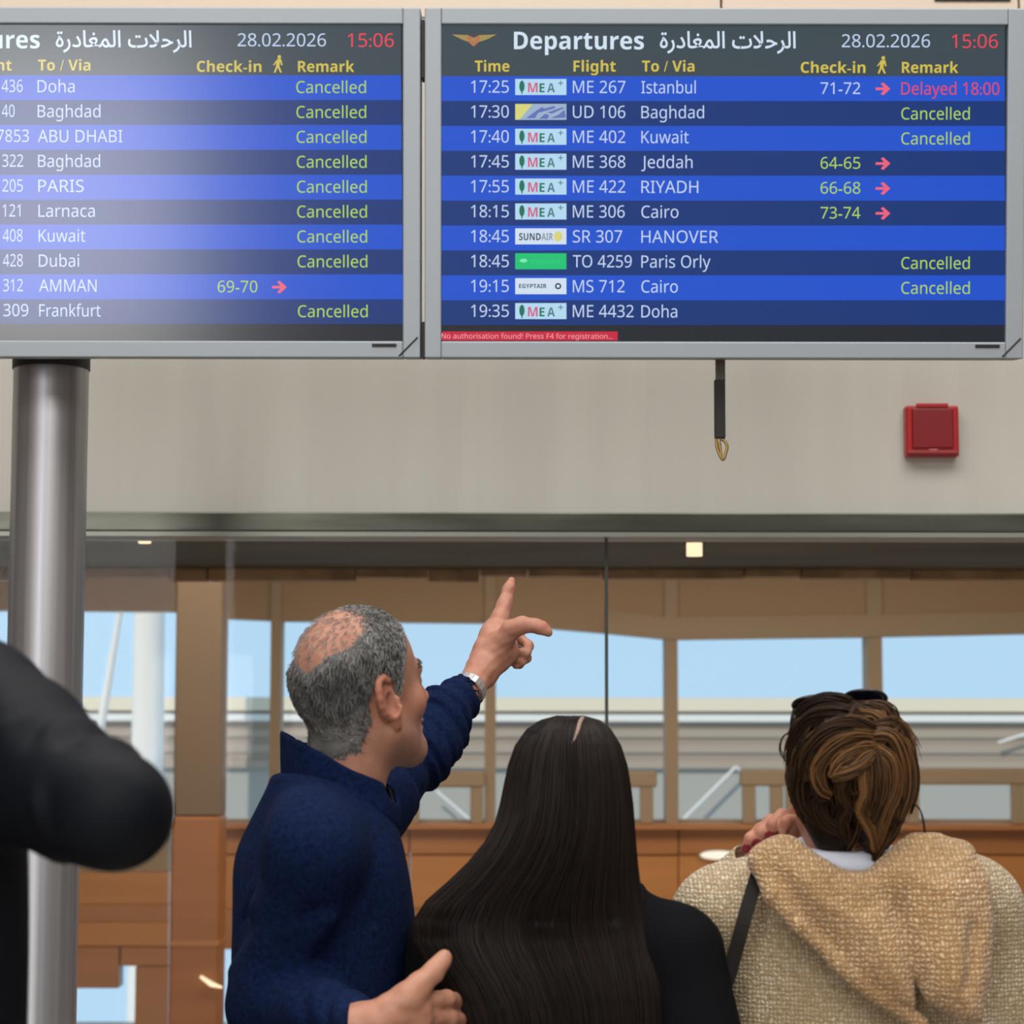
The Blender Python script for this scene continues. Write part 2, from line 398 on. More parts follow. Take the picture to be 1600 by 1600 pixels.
# far wall of the lounge: lintel with a slightly uneven lower edge
YF = 12.0
edge = [(-1530, 953), (0, 953), (264, 955), (349, 966), (441, 970), (760, 973), (948, 989), (1050, 999), (1358, 995), (1600, 990), (3120, 984)]
V = []; F = []
for px, py in edge:
    p = W(px, py, YF); V += [(p.x, YF, p.z), (p.x, YF + .18, p.z), (p.x, YF, 3.0), (p.x, YF + .18, 3.0)]
for i in range(len(edge) - 1):
    k = 4 * i; F += [(k, k + 4, k + 6, k + 2), (k + 1, k + 3, k + 7, k + 5), (k, k + 1, k + 5, k + 4), (k + 2, k + 6, k + 7, k + 3)]
F += [(0, 2, 3, 1), (len(V) - 4, len(V) - 3, len(V) - 1, len(V) - 2)]
wl = struct(mesh_obj('wall_far', V, F, M_tan))
V = []; F = []
for px, py in edge[6:]:
    p = W(px, py, YF - .03); q = W(px, py - 34, YF - .03); V += [(p.x, YF - .03, p.z), (p.x, YF, p.z), (q.x, YF - .03, q.z), (q.x, YF, q.z)]
for i in range(len(edge) - 7):
    k = 4 * i; F += [(k, k + 4, k + 6, k + 2), (k, k + 1, k + 5, k + 4), (k + 2, k + 6, k + 7, k + 3)]
mesh_obj('lintel_board', V, F, M_tan2, wl)
# windows between the mullions; each pane stands in its own frame
wins = [(-1530, -1000), (-982, -420), (-402, -30), (-12, 264), (349, 420), (441, 757), (775, 1040), (1058, 1358), (1376, 1760), (1778, 2400), (2418, 3120)]
mull = [(-1000, -982), (-420, -402), (-30, -12), (264, 349), (420, 441), (757, 775), (1040, 1058), (1358, 1376), (1760, 1778), (2400, 2418)]
for i, (a, b) in enumerate(wins):
    p, q = W(a, 1300, YF), W(b, 940, YF)
    w = struct(empty('window_%d' % (i + 3), (p.x, YF, 1.0)))
    box('pane', (0.0, .08, 0), (q.x - p.x, .09, 1.3), M_pane, w)
    box('window_sill', (0.0, .03, W(a, 1289, YF).z - 1.0), (q.x - p.x, .16, W(a, 1281, YF).z - 1.0), M_tan2, w)
for i, (a, b) in enumerate(mull):
    p, q = W(a, 1300, YF), W(b, 900, YF)
    if b - a > 40: continue
    struct(box('trim_%d' % (i + 4), (p.x, YF - .02, W(800, 1288, YF).z), (q.x, YF + .16, q.z), M_tan2))
# timber wainscot in boards under the windows, with the gaps where low panes stand
wt = struct(empty('wall_low_timber', (0, YF, 0)))
def timber(x0, x1, y0, y1, m, d=0.0):
    a, b = W(x0, y1, YF), W(x1, y0, YF)
    box('panel', (a.x + .003, -d, max(0, a.z) + .002), (b.x - .003, .15, b.z - .002), m, wt, .004)
for (x0, x1) in ((349, 640), (640, 1060), (1060, 1380), (1380, 1780), (1780, 2450), (2450, 3120)):
    timber(x0, x1, 1287, 1335, M_wood2, .015)
    timber(x0, x1, 1335, 1420, M_wood)
    if x0 > 600:
        timber(x0, x1, 1420, 1490, M_wood2); timber(x0, x1, 1490, 1612, M_wood)
timber(349, 640, 1420, 1484, M_wood2)
timber(440, 640, 1484, 1612, M_wood)
for (y0, y1, m) in ((1287, 1362, M_tan2), (1362, 1412, M_wood), (1412, 1440, M_wood2), (1440, 1478, M_wood)):
    timber(-420, 264, y0, y1, m, .0 if m is M_tan2 else .01)
for x0, x1 in ((-1530, -960), (-960, -420)):
    for (y0, y1, m) in ((1287, 1335, M_wood2), (1335, 1420, M_wood), (1420, 1490, M_wood2), (1490, 1612, M_wood)): timber(x0, x1, y0, y1, m)
timber(-420, 187, 1478, 1544, M_wood2); timber(187, 264, 1478, 1510, M_wood2); timber(209, 264, 1510, 1612, M_wood2)
timber(-420, 110, 1544, 1612, M_wood2)

# tan column standing before the windows
YC = 10.4
a, b = W(265, 1600, YC), W(348, 900, YC)
colm = tag(empty('column', ((a.x + b.x) / 2, YC + .12, 0)), 'broad tan column standing between two windows behind the glass', 'column')
hw = (b.x - a.x) / 2
box('shaft', (-hw, -.12, W(300, 1276, YC).z), (hw, .12, 3.0), mat('column_tan', srgb(128, 108, 86), .6), colm, .01)
box('timber_base', (-hw - .004, -.124, 0), (hw + .004, .124, W(300, 1276, YC).z), mat('column_timber', srgb(176, 114, 62), .4, noise=((1, 4, 9), srgb(150, 94, 48), .3)), colm, .01)
box('base_band', (-hw - .006, -.126, W(300, 1478, YC).z), (hw + .006, .126, W(300, 1470, YC).z), M_wood2, colm)

# ================================================================== OUTSIDE
YO = 17.0
tb = tag(empty('terrace_building', (0, YO, 0)), 'pale banded terrace building seen outside through the windows', 'building')
M_cr2 = mat('cream_coping', srgb(228, 214, 190), 0.7); M_gr = mat('grey_joint', srgb(150, 148, 144), 0.7)
M_tp1 = mat('taupe_slat', srgb(160, 144, 128), 0.7); M_tp2 = mat('light_taupe_slat', srgb(168, 152, 136), 0.7); M_pale = mat('pale_grey_render', srgb(168, 164, 156), 0.7)
def band(name, y0, y1, m, proud):
    a, b = W(800, y1, YO).z, W(800, y0, YO).z
    box(name, (-9, -proud, a), (9, .3, b), m, tb)
band('coping', 1090, 1111, M_cr2, .05); band('joint_strip', 1111, 1116, M_gr, .0); band('coping', 1116, 1127, M_white, .06)
ys = [1127, 1140, 1152, 1163, 1176, 1188, 1200]
for i in range(6): band('slat', ys[i], ys[i + 1], (M_tp1, M_tp2)[i % 2], .02 + .012 * (i % 2))
band('render_panel', 1200, 1302, M_pale, .0)
for (x0, y0, x1, y1) in ((1052, 1296, 1150, 1198), (682, 1236, 752, 1296), (1150, 1198, 1168, 1216), (1560, 1160, 1660, 1130)):
    p, q = Wn(x0, y0, YO - .1) - (0, YO, 0), Wn(x1, y1, YO - .1) - (0, YO, 0)
    v, f = tube_mesh([np.array([p, q])], [np.array([.010, .010])], 6); np_mesh('brace', v, f, M_white, tb)
# white mast with its stay, left
a, b = W(203, 1096, 15.5), W(256, 900, 15.5)
ma = tag(empty('mast', ((a.x + b.x) / 2, 15.6, 0)), 'thick white mast with a slanting stay outside the left window', 'mast')
w2 = (b.x - a.x) / 2
v, f = tube_mesh([np.array([[0, 0, -1.2], [0, 0, 1.7], [0, 0, 4.2]])], [np.array([w2 * 1.05, w2, w2 * .9])], 20); np_mesh('shaft', v, f, M_white, ma)
p, q = Wn(166, 1085, 15.5) - np.array(ma.location), Wn(190, 940, 15.5) - np.array(ma.location)
v, f = tube_mesh([np.array([p - (q - p) * 2.0, p, q, q + (q - p) * 1.5])], [np.array([.035, .03, .02, .018])], 8); np_mesh('stay', v, f, M_white, ma)
# tan guard rails on the window ledge
def rail_thing(x0, x1, y0, y1, posts, label, rnd=False):
    Y = YF - .05
    a = W(x0, y1, Y); b = W(x1, y0, Y); th = 26 * Y / FPX
    g = tag(empty('guard_rail', ((a.x + b.x) / 2, Y, a.z)), label, 'railing', 'tan guard rails along the timber ledge')
    L = b.x - a.x; H = b.z - a.z
    box('top_rail', (-L / 2, -.03, H - th), (L / 2, .03, H), M_tan2, g, .012)
    for p in posts:
        px = W(p, 1250, Y).x - g.location.x; box('post', (px - .035, -.025, 0), (px + .035, .025, H - th), M_tan2, g, .006)
    return g
rail_thing(632, 757, 1204, 1287, (645, 745), 'tan guard rail between the pointing man and dark hair')
rail_thing(975, 1026, 1204, 1287, (1010,), 'short tan guard rail just right of the long dark hair')
rail_thing(1156, 1250, 1202, 1287, (1170, 1213, 1238), 'tan guard rail left of the brown-haired head')
rail_thing(1410, 1680, 1200, 1287, (1425, 1590, 1660), 'long tan guard rail right of the brown-haired head')
struct(box('trim_20', (-8, YF - .09, W(800, 1295, YF - .05).z), (8, YF, W(800, 1287, YF - .05).z), M_wood2))
# lamps of the lounge, and a glint on the column
M_glow = mat('warm_lamp_glow', (0, 0, 0, 1), 0.5, emit=(1.0, 0.78, 0.50, 1), estr=1.25)
def downlight(px, py0, py1, wpx, Y, label):
    a = W(px, py1, Y); r = wpx * Y / FPX / 2; t = tag(empty('downlight', (a.x, Y, zs)), label, 'lamp', 'downlights under the dark soffit')
    v, f = tube_mesh([np.array([[0, 0, -.012], [0, 0, 0.0]])], [np.array([r * 1.5, r * 1.5])], 20); np_mesh('collar', v, f, M_trim, t)
    z0 = a.z - zs
    bm = bmesh.new(); bmesh.ops.create_cone(bm, cap_ends=True, segments=20, radius1=r, radius2=r, depth=-z0); bmesh.ops.translate(bm, verts=bm.verts[:], vec=(0, 0, z0 / 2)); bm_obj('lens', bm, M_glow, t)
downlight(1085, 840, 869, 25, 6.95, 'taller glowing downlight under the soffit above the brown-haired woman')
downlight(226, 838, 849, 20, 6.85, 'small glowing downlight under the soffit beside the steel pole')
p = W(1122, 1336, YF - .02)
ol = tag(empty('oval_lamp', (p.x, YF - .02, p.z)), 'flat oval lamp glowing on the timber wall', 'lamp')
bm = bmesh.new(); bmesh.ops.create_uvsphere(bm, u_segments=24, v_segments=10, radius=1.0); bmesh.ops.scale(bm, verts=bm.verts[:], vec=(.098, .025, .024)); bm_obj('lens', bm, mat('pale_lamp_glow', (0, 0, 0, 1), .5, emit=(1, .93, .75, 1), estr=1.0), ol, True)
bm = bmesh.new(); bmesh.ops.create_cone(bm, cap_ends=True, segments=24, radius1=1, radius2=1, depth=1); bmesh.ops.scale(bm, verts=bm.verts[:], vec=(.105, .030, .01)); bmesh.ops.rotate(bm, verts=bm.verts[:], cent=(0, 0, 0), matrix=Matrix.Rotation(math.pi / 2, 3, 'X')); bm_obj('back_plate', bm, M_tan2, ol)
p = W(330, 1536, YC - .03)
sl_ = tag(empty('column_glint', (p.x, YC - .03, p.z)), 'small slanted glowing strip standing for a glint low on the tan column', 'lamp')  # glint of light on the column, added as a glowing strip
v, f = tube_mesh([np.array([[-.05, 0, .03], [.0, 0, -.005], [.05, 0, -.02]])], [np.array([.007, .012, .005])], 8); np_mesh('tube', v, f, M_glow, sl_)
box('bracket', (-.012, .0, -.012), (.012, .03, .012), M_tan2, sl_)

# ================================================================== DEPARTURE SCREENS
TILT = math.radians(7.0)
SV = Vector((0, -math.sin(TILT), math.cos(TILT))); SN = Vector((0, -math.cos(TILT), -math.sin(TILT)))
S0 = W(1130, 287, 4.9)
def S(px, py):
    d = fw + rt * ((px - 800) / FPX) + up * ((800 - py) / FPX); o = Vector((0, 0, CAMZ))
    q = o + d * ((S0 - o).dot(SN) / d.dot(SN)) - S0
    return q.x, q.dot(SV)
M_alu = mat('satin_aluminium', srgb(152, 160, 166), 0.45, 0.15, bump=((40, 40, 40), 0.02, 0.001))
M_case = mat('dark_screen_case', srgb(40, 42, 44), 0.6)
def disp(name, rgb, k=1.0):
    c = srgb(*rgb); return mat('display_' + name, (0.004, 0.004, 0.006, 1), 0.17, spec=0.5, emit=c, estr=k)
D_light = disp('light_row', (18, 78, 200)); D_dark = disp('dark_row', (0, 48, 116)); D_head = disp('header', (54, 68, 76)); D_foot = disp('footer', (22, 30, 38))
D_pale = disp('pale_text', (188, 206, 236)); D_white = disp('title_text', (208, 224, 240)); D_yel = disp('yellow_text', (205, 186, 74)); D_grn = disp('green_text', (170, 206, 84))
D_red = disp('red_text', (226, 66, 84)); D_rose = disp('rose_arrow', (232, 96, 120)); D_logo = disp('logo_field', (176, 214, 238)); D_logo2 = disp('logo_grey', (150, 176, 200))
D_tree = disp('logo_green', (20, 110, 88)); D_lred = disp('logo_red', (205, 90, 125)); D_ltxt = disp('logo_text', (70, 120, 125)); D_vivid = disp('vivid_green', (12, 190, 112)); D_ink = disp('ink', (40, 52, 66)); D_gold = disp('gold', (160, 140, 82)); D_goldred = disp('gold_red', (176, 112, 78)); D_bar = disp('red_bar', (196, 30, 58)); D_pink = disp('pink_text', (240, 160, 170)); D_suny = disp('sun_yellow', (214, 208, 120)); D_lpur = disp('logo_violet', (96, 110, 180)); D_mint = disp('mint', (120, 230, 180))
def sans(s, bold):
    o = []
    for ch in s:
        if 'A' <= ch <= 'Z': o.append(chr((0x1D5D4 if bold else 0x1D5A0) + ord(ch) - 65))
        elif 'a' <= ch <= 'z': o.append(chr((0x1D5EE if bold else 0x1D5BA) + ord(ch) - 97))
        elif '0' <= ch <= '9': o.append(chr((0x1D7EC if bold else 0x1D7E2) + ord(ch) - 48))
        else: o.append(ch)
    return ''.join(o)
TXT = {}
def glyphs(s, bold, raw=False, thick=0.0):
    key = (s, bold, raw, thick)
    if key not in TXT:
        cu = bpy.data.curves.new('t', 'FONT'); cu.body = s if raw else sans(s, bold); cu.size = 1; cu.resolution_u = 3; cu.offset = thick
        ob = bpy.data.objects.new('t', cu); 
        me = bpy.data.meshes.new_from_object(ob); n = len(me.vertices)
        v = np.zeros(n * 3); me.vertices.foreach_get('co', v); fs = [tuple(p.vertices) for p in me.polygons]
        bpy.data.objects.remove(ob); bpy.data.curves.remove(cu); bpy.data.meshes.remove(me)
        TXT[key] = (v.reshape(-1, 3), fs)
    return TXT[key]
CAPH = float(np.ptp(glyphs('H', False)[0][:, 1])); CAPB = float(np.ptp(glyphs('H', True)[0][:, 1]))
PXM = (S(1140, 287)[0] - S(1120, 287)[0]) / 20     # metres per photo pixel on the screen plane
def text(parent, s, x0, x1, base, cap, m, bold=False, raw=False, dx=0, name='display_text', n=.0016, thick=0.0):
    v, fs = glyphs(s, bold, raw, thick); a, b = v[:, 0].min(), v[:, 0].max()
    u0_, w0 = S(x0, base); u1_, _ = S(x1, base)
    if raw: hgt = np.ptp(v[:, 1]); ky = cap * PXM / hgt; yb = v[:, 1].min()
    else: ky = cap * PXM / (CAPB if bold else CAPH); yb = 0
    P = [(u0_ + dx + (p[0] - a) / (b - a) * (u1_ - u0_), n, w0 + (p[1] - yb) * ky) for p in v]
    return mesh_obj(name, P, fs, m, parent)
def quad(parent, name, x0, x1, y0, y1, m, dx=0, n=.0008, poly=None):
    pts = poly or [(x0, y1), (x1, y1), (x1, y0), (x0, y0)]
    k = len(pts); P = [S(*p) for p in pts]
    V = [(p[0] + dx, n, p[1]) for p in P] + [(p[0] + dx, n - .0006, p[1]) for p in P]
    F = [tuple(range(k)), tuple(range(2 * k - 1, k - 1, -1))] + [(i, i + k, (i + 1) % k + k, (i + 1) % k) for i in range(k)]
    return mesh_obj(name, V, F, m, parent)
# in the screens' own frame +y points towards the viewers
def screen(dx, label):
    t = empty('departure_screen', S0); t.matrix_world = Matrix(((1, -SN.x * 0, 0, S0.x), (0, SN.y, SV.y, S0.y), (0, SN.z, SV.z, S0.z), (0, 0, 0, 1)))
    tag(t, label, 'screen', 'departure screens')
    xl, yt = S(690, 39); xr, yb = S(1570, 535); ol_, ot = S(664, 13); orr, ob_ = S(1597, 561)
    xl += dx; xr += dx; ol_ += dx; orr += dx
    box('case', (ol_ + .004, -.09, ob_ + .004), (orr - .004, -.012, ot - .004), M_case, t)
    fr = empty('frame'); fr.parent = t
    for lo, hi in (((ol_, ob_), (xl, ot)), ((xr, ob_), (orr, ot)), ((xl, yt), (xr, ot)), ((xl, ob_), (xr, yb))):
        box('frame_bar', (lo[0], -.085, lo[1]), (hi[0], .012, hi[1]), M_alu, fr, .003)
    box('display_panel', (xl, -.012, yb), (xr, -.0004, yt), D_foot, t)
    sx = lambda px, py: (S(px, py)[0] + dx, S(px, py)[1])
    a, b = sx(1522, 544), sx(1560, 539); box('slot', (a[0], .0115, a[1]), (b[0], .0135, b[1]), M_dark, t)
    p, q = sx(1564, 558), sx(1593, 529)
    v, f = tube_mesh([np.array([[p[0], .012, p[1]], [q[0], .012, q[1]]])], [np.array([.0022, .0022])], 6); np_mesh('corner_clip', v, f, M_case, t)
    return t
def stripes(t, dx):
    rows = []
    quad(t, 'header_band', 690, 1570, 39, 119, D_head, dx, .0002)
    for i in range(10):
        y0 = 119 + 38.9 * i
        rows.append(quad(t, 'display_row', 690, 1570, y0, y0 + 38.9, D_light if i % 2 == 0 else D_dark, dx, .0004))
    return rows
AR = '\ufe93\ufead\ufea9\ufe8e\ufed0\ufee4\ufedf\ufe8d \ufe95\ufefc\ufea3\ufeae\ufedf\ufe8d'
def header(t, dx, oy=0):
    h = t
    text(h, 'Departures', 803, 1006, 77, 27, D_white, True, dx=dx, name='title_text')
    text(h, AR, 1031, 1243, 84, 35, D_white, raw=True, dx=dx, name='title_text', thick=.012)
    text(h, '28.02.2026', 1315, 1453, 74, 20, D_pale, dx=dx); text(h, '15:06', 1487, 1559, 75, 21, D_red, dx=dx)
    for s_, a, b in (('Time', 742, 796), ('Flight', 896, 962), ('To / Via', 1003, 1085), ('Check-in', 1251, 1352), ('Remark', 1409, 1497)):
        text(h, s_, a, b, 112 if a < 1200 else 114 , 17, D_yel, True, dx=dx, name='heading_text')
    # walking figure
    for pl in ([(1378, 88), (1382, 88), (1383, 92), (1380, 94), (1377, 92)], [(1377, 94), (1383, 94), (1385, 103), (1383, 104), (1381, 98), (1380, 105), (1384, 115), (1381, 115), (1377.5, 107), (1374, 115), (1371, 115), (1375, 105), (1375, 99), (1372, 104), (1370, 103)]):
        quad(h, 'walking_symbol', 0, 0, 0, 0, D_yel, dx, .0018, pl)
    # winged emblem
    for pl, m in (([(706, 54), (730, 55), (733, 66), (722, 62)], D_gold), ([(776, 54), (760, 62), (747, 66), (750, 55)], D_gold), ([(730, 54), (735, 57), (740, 59), (745, 57), (750, 54), (749, 65), (740, 73), (731, 65)], D_goldred), ([(736, 60), (744, 60), (742, 66), (738, 66)], D_gold)):
        quad(h, 'winged_emblem', 0, 0, 0, 0, m, dx, .0014 if m is D_gold and pl[0][0] != 736 else .0019, pl)
def arrow(r, x, y, m, dx=0):
    quad(r, 'arrow_symbol', 0, 0, 0, 0, m, dx, .0018, [(x - 11, y - 2), (x + 2, y - 2), (x - 3, y - 8), (x + 1, y - 10), (x + 12, y), (x + 1, y + 10), (x - 3, y + 8), (x + 2, y + 2), (x - 11, y + 2)])
def ellp(cx, cy, rx, ry, n=12): return [(cx + rx * math.cos(i * 6.2832 / n), cy + ry * math.sin(i * 6.2832 / n)) for i in range(n)]
def logo(r, y, kind):
    x0, x1, y0, y1 = 805, 885, y - 12.5, y + 12.5
    f = {'green': D_vivid, 'grey': D_logo2}.get(kind, D_logo if kind == 'cedar' else disp('logo_white', (206, 222, 240)))
    quad(r, 'airline_logo', x0, x1, y0, y1, f, 0, .0012)
    n = 'logo_mark'
    if kind == 'cedar':
        quad(r, n, 0, 0, 0, 0, D_tree, 0, .0018, ellp(815.5, y - 1, 4.2, 9)); quad(r, n, 814.5, 816.5, y + 7, y + 11, D_tree, 0, .0018)
        text(r, 'M', 825, 840, y + 8.5, 15, D_lred, True, name=n); text(r, 'E', 843, 851, y + 8.5, 14, D_tree, True, name=n); text(r, 'A', 855, 867, y + 8.5, 14, D_ltxt, True, name=n)
        text(r, '+', 872, 880, y - 0, 12, D_ltxt, name=n)
    elif kind == 'grey':
        quad(r, n, 0, 0, 0, 0, D_suny, 0, .0018, [(805, y - 12), (832, y - 12), (812, y + 12), (805, y + 12)])
        for pl in ([(822, y + 10), (834, y + 1), (846, y - 7), (851, y - 6), (840, y + 3), (836, y + 10)], [(838, y - 2), (866, y - 9), (868, y - 6), (844, y + 1)], [(842, y + 11), (852, y + 3), (858, y + 5), (856, y + 11)], [(860, y + 10), (872, y + 5), (882, y - 3), (884, y + 9)], [(855, y + 1), (878, y - 7), (882, y - 6), (862, y + 3)]):
            quad(r, n, 0, 0, 0, 0, D_lpur, 0, .0018, pl)
    elif kind == 'sun':
        text(r, 'SUND', 811, 845, y + 6, 11, D_ink, True, name=n); text(r, 'AIR', 846, 864, y + 6, 11, disp('logo_mid', (130, 138, 150)), True, name=n)
        quad(r, n, 0, 0, 0, 0, D_suny, 0, .0018, ellp(872, y, 7, 8))
    elif kind == 'green':
        quad(r, n, 0, 0, 0, 0, D_mint, 0, .0018, ellp(818, y - 1, 6, 3)); text(r, 'transavia', 829, 876, y + 3, 7, disp('mid_green', (40, 205, 135)), name=n)
    elif kind == 'thin':
        text(r, 'EGYPTAIR', 811, 854, y + 3, 6.5, D_ink, True, name=n)
        quad(r, n, 0, 0, 0, 0, D_ink, 0, .0018, ellp(872, y, 5, 5)); quad(r, n, 0, 0, 0, 0, disp('logo_white', (206, 222, 240)), 0, .0022, ellp(872, y, 2.6, 2.6))
sc_r = screen(0.0, 'right departure screen with times, airline logos and a red strip')
rows = stripes(sc_r, 0.0); header(sc_r, 0.0)
data = [('17:25', 'cedar', 'ME 267', 977, 'Istanbul', 1087, '71-72', D_pale, 'Delayed 18:00'), ('17:30', 'grey', 'UD 106', 977, 'Baghdad', 1100, '', None, 'Cancelled'), ('17:40', 'cedar', 'ME 402', 977, 'Kuwait', 1076, '', None, 'Cancelled'),
        ('17:45', 'cedar', 'ME 368', 977, 'Jeddah', 1082, '64-65', D_grn, ''), ('17:55', 'cedar', 'ME 422', 977, 'RIYADH', 1091, '66-68', D_grn, ''), ('18:15', 'cedar', 'ME 306', 976, 'Cairo', 1060, '73-74', D_grn, ''),
        ('18:45', 'sun', 'SR 307', 972, 'HANOVER', 1122, '', None, ''), ('18:45', 'green', 'TO 4259', 987, 'Paris Orly', 1110, '', None, 'Cancelled'), ('19:15', 'thin', 'MS 712', 976, 'Cairo', 1059, '', None, 'Cancelled'), ('19:35', 'cedar', 'ME 4432', 990, 'Doha', 1058, '', None, '')]
for i, (tm, lg, fl, fx, to, tx, ck, cm, rk) in enumerate(data):
    y = 136 + 38.9 * i; r = rows[i]
    text(r, tm, 736, 795, y + 9, 19, D_pale); logo(r, y, lg); text(r, fl, 895, fx, y + 9.5, 19, D_pale); text(r, to, 1002, tx, y + 10, 19, D_pale)
    if ck: text(r, ck, 1282, 1344, y + 11, 18, cm); arrow(r, 1379, y + 3, D_rose)
    if rk.startswith('D'): text(r, rk, 1408, 1561, y + 12, 19, D_red)
    elif rk: text(r, rk, 1408, 1515, y + 12, 18.5, D_grn)
fb = quad(sc_r, 'red_strip', 691, 965, 518, 532, D_bar, 0, .0012)
text(fb, 'No authorisation found! Press F4 for registration...', 690, 957, 529, 8, D_pink)
PITCH = S(1570, 287)[0] - S(628, 287)[0]
sc_l = screen(-PITCH, 'left departure screen cut by the frame, with a pale glare')
rows = stripes(sc_l, -PITCH); header(sc_l, -PITCH)
data = [('436', 946, 979, 'Doha', 1060, ''), ('40', 946, 966, 'Baghdad', 1100, ''), ('7853', 938, 988, 'ABU DHABI', 1134, ''), ('322', 946, 979, 'Baghdad', 1099, ''), ('205', 946, 978, 'PARIS', 1073, ''), ('121', 946, 974, 'Larnaca', 1090, ''),
        ('408', 946, 977, 'Kuwait', 1075, ''), ('428', 946, 977, 'Dubai', 1065, ''), ('312', 946, 977, 'AMMAN', 1092, '69-70'), ('309', 946, 985, 'Frankfurt', 1098, '')]
for i, (fl, fa, fx, to, tx, ck) in enumerate(data):
    y = 136 + 38.9 * i; r = rows[i]
    text(r, fl, fa, fx, y + 9.5, 19, D_pale, dx=-PITCH); text(r, to, 1002, tx, y + 10, 19, D_pale, dx=-PITCH)
    if ck: text(r, ck, 1281, 1343, y + 11, 18, D_grn, dx=-PITCH); arrow(r, 1377, y + 3, D_rose, -PITCH)
    else: text(r, 'Cancelled', 1406, 1515, y + 11, 18.5, D_grn, dx=-PITCH)
# dark links between the two cases
for (y0, y1) in ((32, 122), (503, 560)):
    a, b = S(658.5, y1), S(663.5, y0)
    lk = box('link_plate', (a[0], -.06, a[1]), (b[0], .010, b[1]), M_dark, sc_r)

# steel pole behind the screens
YP = 5.22
pa, pb = W(17, 800, YP), W(134, 800, YP)
pr = (pb.x - pa.x) / 2
M_steel = mat('brushed_steel', srgb(194, 194, 196), 0.4, 0.8, noise=((55, 55, 0.4), srgb(150, 150, 156), 0.25))
pole = tag(empty('steel_pole', ((pa.x + pb.x) / 2, YP, 0)), 'thick brushed steel pole holding up the left departure screen', 'pole')
ztop = W(78, 80, YP).z
v, f = tube_mesh([np.array([[0, 0, 0.02], [0, 0, 1.5], [0, 0, ztop]])], [np.array([pr] * 3)], 48); np_mesh('shaft', v, f, M_steel, pole)
v, f = tube_mesh([np.array([[0, 0, 0.0], [0, 0, .022], [0, 0, .03]])], [np.array([pr * 1.7, pr * 1.7, pr * 1.05])], 48); np_mesh('base_plate', v, f, M_steel, pole)
zt = W(78, 566, YP - pr).z
v, f = tube_mesh([np.array([[0, 0, zt - .004], [0, 0, zt + .06]])], [np.array([pr * 1.03] * 2)], 48); np_mesh('collar', v, f, M_case, pole)
for sgn in (-1, 1): box('mounting_arm', (sgn * .03 - .015, -.20, zt + .35), (sgn * .03 + .015, -.02, zt + .40), M_case, pole)
for sgn in (-1,): pass

# strap hanging below the right screen
YS = 5.02
hs = tag(empty('hanging_strap', W(1125, 560, YS)), 'black strap with a brass snap hook hanging below the right screen', 'strap')
H0 = Wn(1125, 560, YS)
def hp(px, py, dy=0): return Wn(px, py, YS + dy) - H0
def hbox(name, x0, x1, y0, y1, d, m):
    a, b = hp(x0, y1), hp(x1, y0); box(name, (a[0], -d, a[2]), (b[0], d, b[2]), m, hs, .002)
hbox('webbing', 1118, 1132.5, 500, 597, .003, mat('grey_webbing', srgb(120, 112, 100), .8, noise=((300, 300, 300), srgb(70, 64, 56), .2)))
hbox('sleeve', 1116.5, 1132.5, 594, 685, .010, mat('black_strap', srgb(26, 25, 24), .7))
M_brass = mat('brass', srgb(170, 140, 80), .35, .9)
ring = smooth_path([hp(1119, 684), hp(1120, 698), hp(1125, 712), hp(1130, 718), hp(1134, 708), hp(1136, 697), hp(1131, 688), hp(1124, 686)], 40)
v, f = tube_mesh([ring], [np.full(40, .0035)], 8); np_mesh('snap_hook', v, f, M_brass, hs)
v, f = tube_mesh([np.array([hp(1124, 690), hp(1127, 712)])], [np.array([.0035, .003])], 8); np_mesh('hook_gate', v, f, M_brass, hs)

# red alarm box on the wall
a, b = W(1412, 716, YW), W(1493, 637, YW)
M_red = mat('red_plastic', srgb(178, 16, 20), .35); M_red2 = mat('deep_red_plastic', srgb(138, 12, 18), .25)
al = tag(empty('alarm_box', ((a.x + b.x) / 2, YW, a.z)), 'square red alarm box on the grey wall', 'alarm')
w2, hh = (b.x - a.x) / 2, b.z - a.z
box('back_box', (-w2, -.045, 0), (w2, 0, hh), M_red, al, .006)
box('cover', (-w2 * .78, -.052, hh * .16), (w2 * .78, -.044, hh * .94), M_red2, al, .003)
box('lower_lip', (-w2 * .96, -.054, 0.004), (w2 * .96, -.044, hh * .10), M_red2, al, .003)
box('label_tab', (-.012, -.0555, hh * .11), (.012, -.052, hh * .14), mat('pale_red', srgb(220, 120, 120), .4), al)
box('top_ridge', (-w2 * .6, -.050, hh * .96), (w2 * .6, -.040, hh + .006), M_red, al, .002)

#PEOPLE
# ================================================================== PEOPLE
M_skin = mat('skin', (1, 1, 1, 1), 0.5, spec=0.35, attr='Col', noise=((42, 42, 42), (.78, .64, .58, 1), .28), bump=((180, 180, 180), .25, .0012), sss=0.1)
M_hair = mat('hair', (1, 1, 1, 1), 0.5, spec=0.16, attr='Col')
M_navy = mat('navy_fleece', srgb(19, 34, 70), 0.95, spec=0.08, noise=((150, 150, 150), srgb(9, 18, 42), .22), bump=((240, 240, 240), .5, .002))
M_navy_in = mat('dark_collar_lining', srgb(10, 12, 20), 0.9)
M_black = mat('black_wool_coat', srgb(14, 14, 17), 0.95, spec=0.1, bump=((200, 200, 200), .3, .002))
M_puff = mat('blue_black_jacket', srgb(8, 12, 19), 0.62, spec=0.15, bump=((60, 60, 60), .15, .003))
M_trou = mat('dark_trousers', srgb(34, 36, 44), 0.9); M_jean = mat('blue_jeans', srgb(52, 66, 96), 0.9); M_shoe = mat('black_shoe', srgb(22, 20, 19), 0.5)
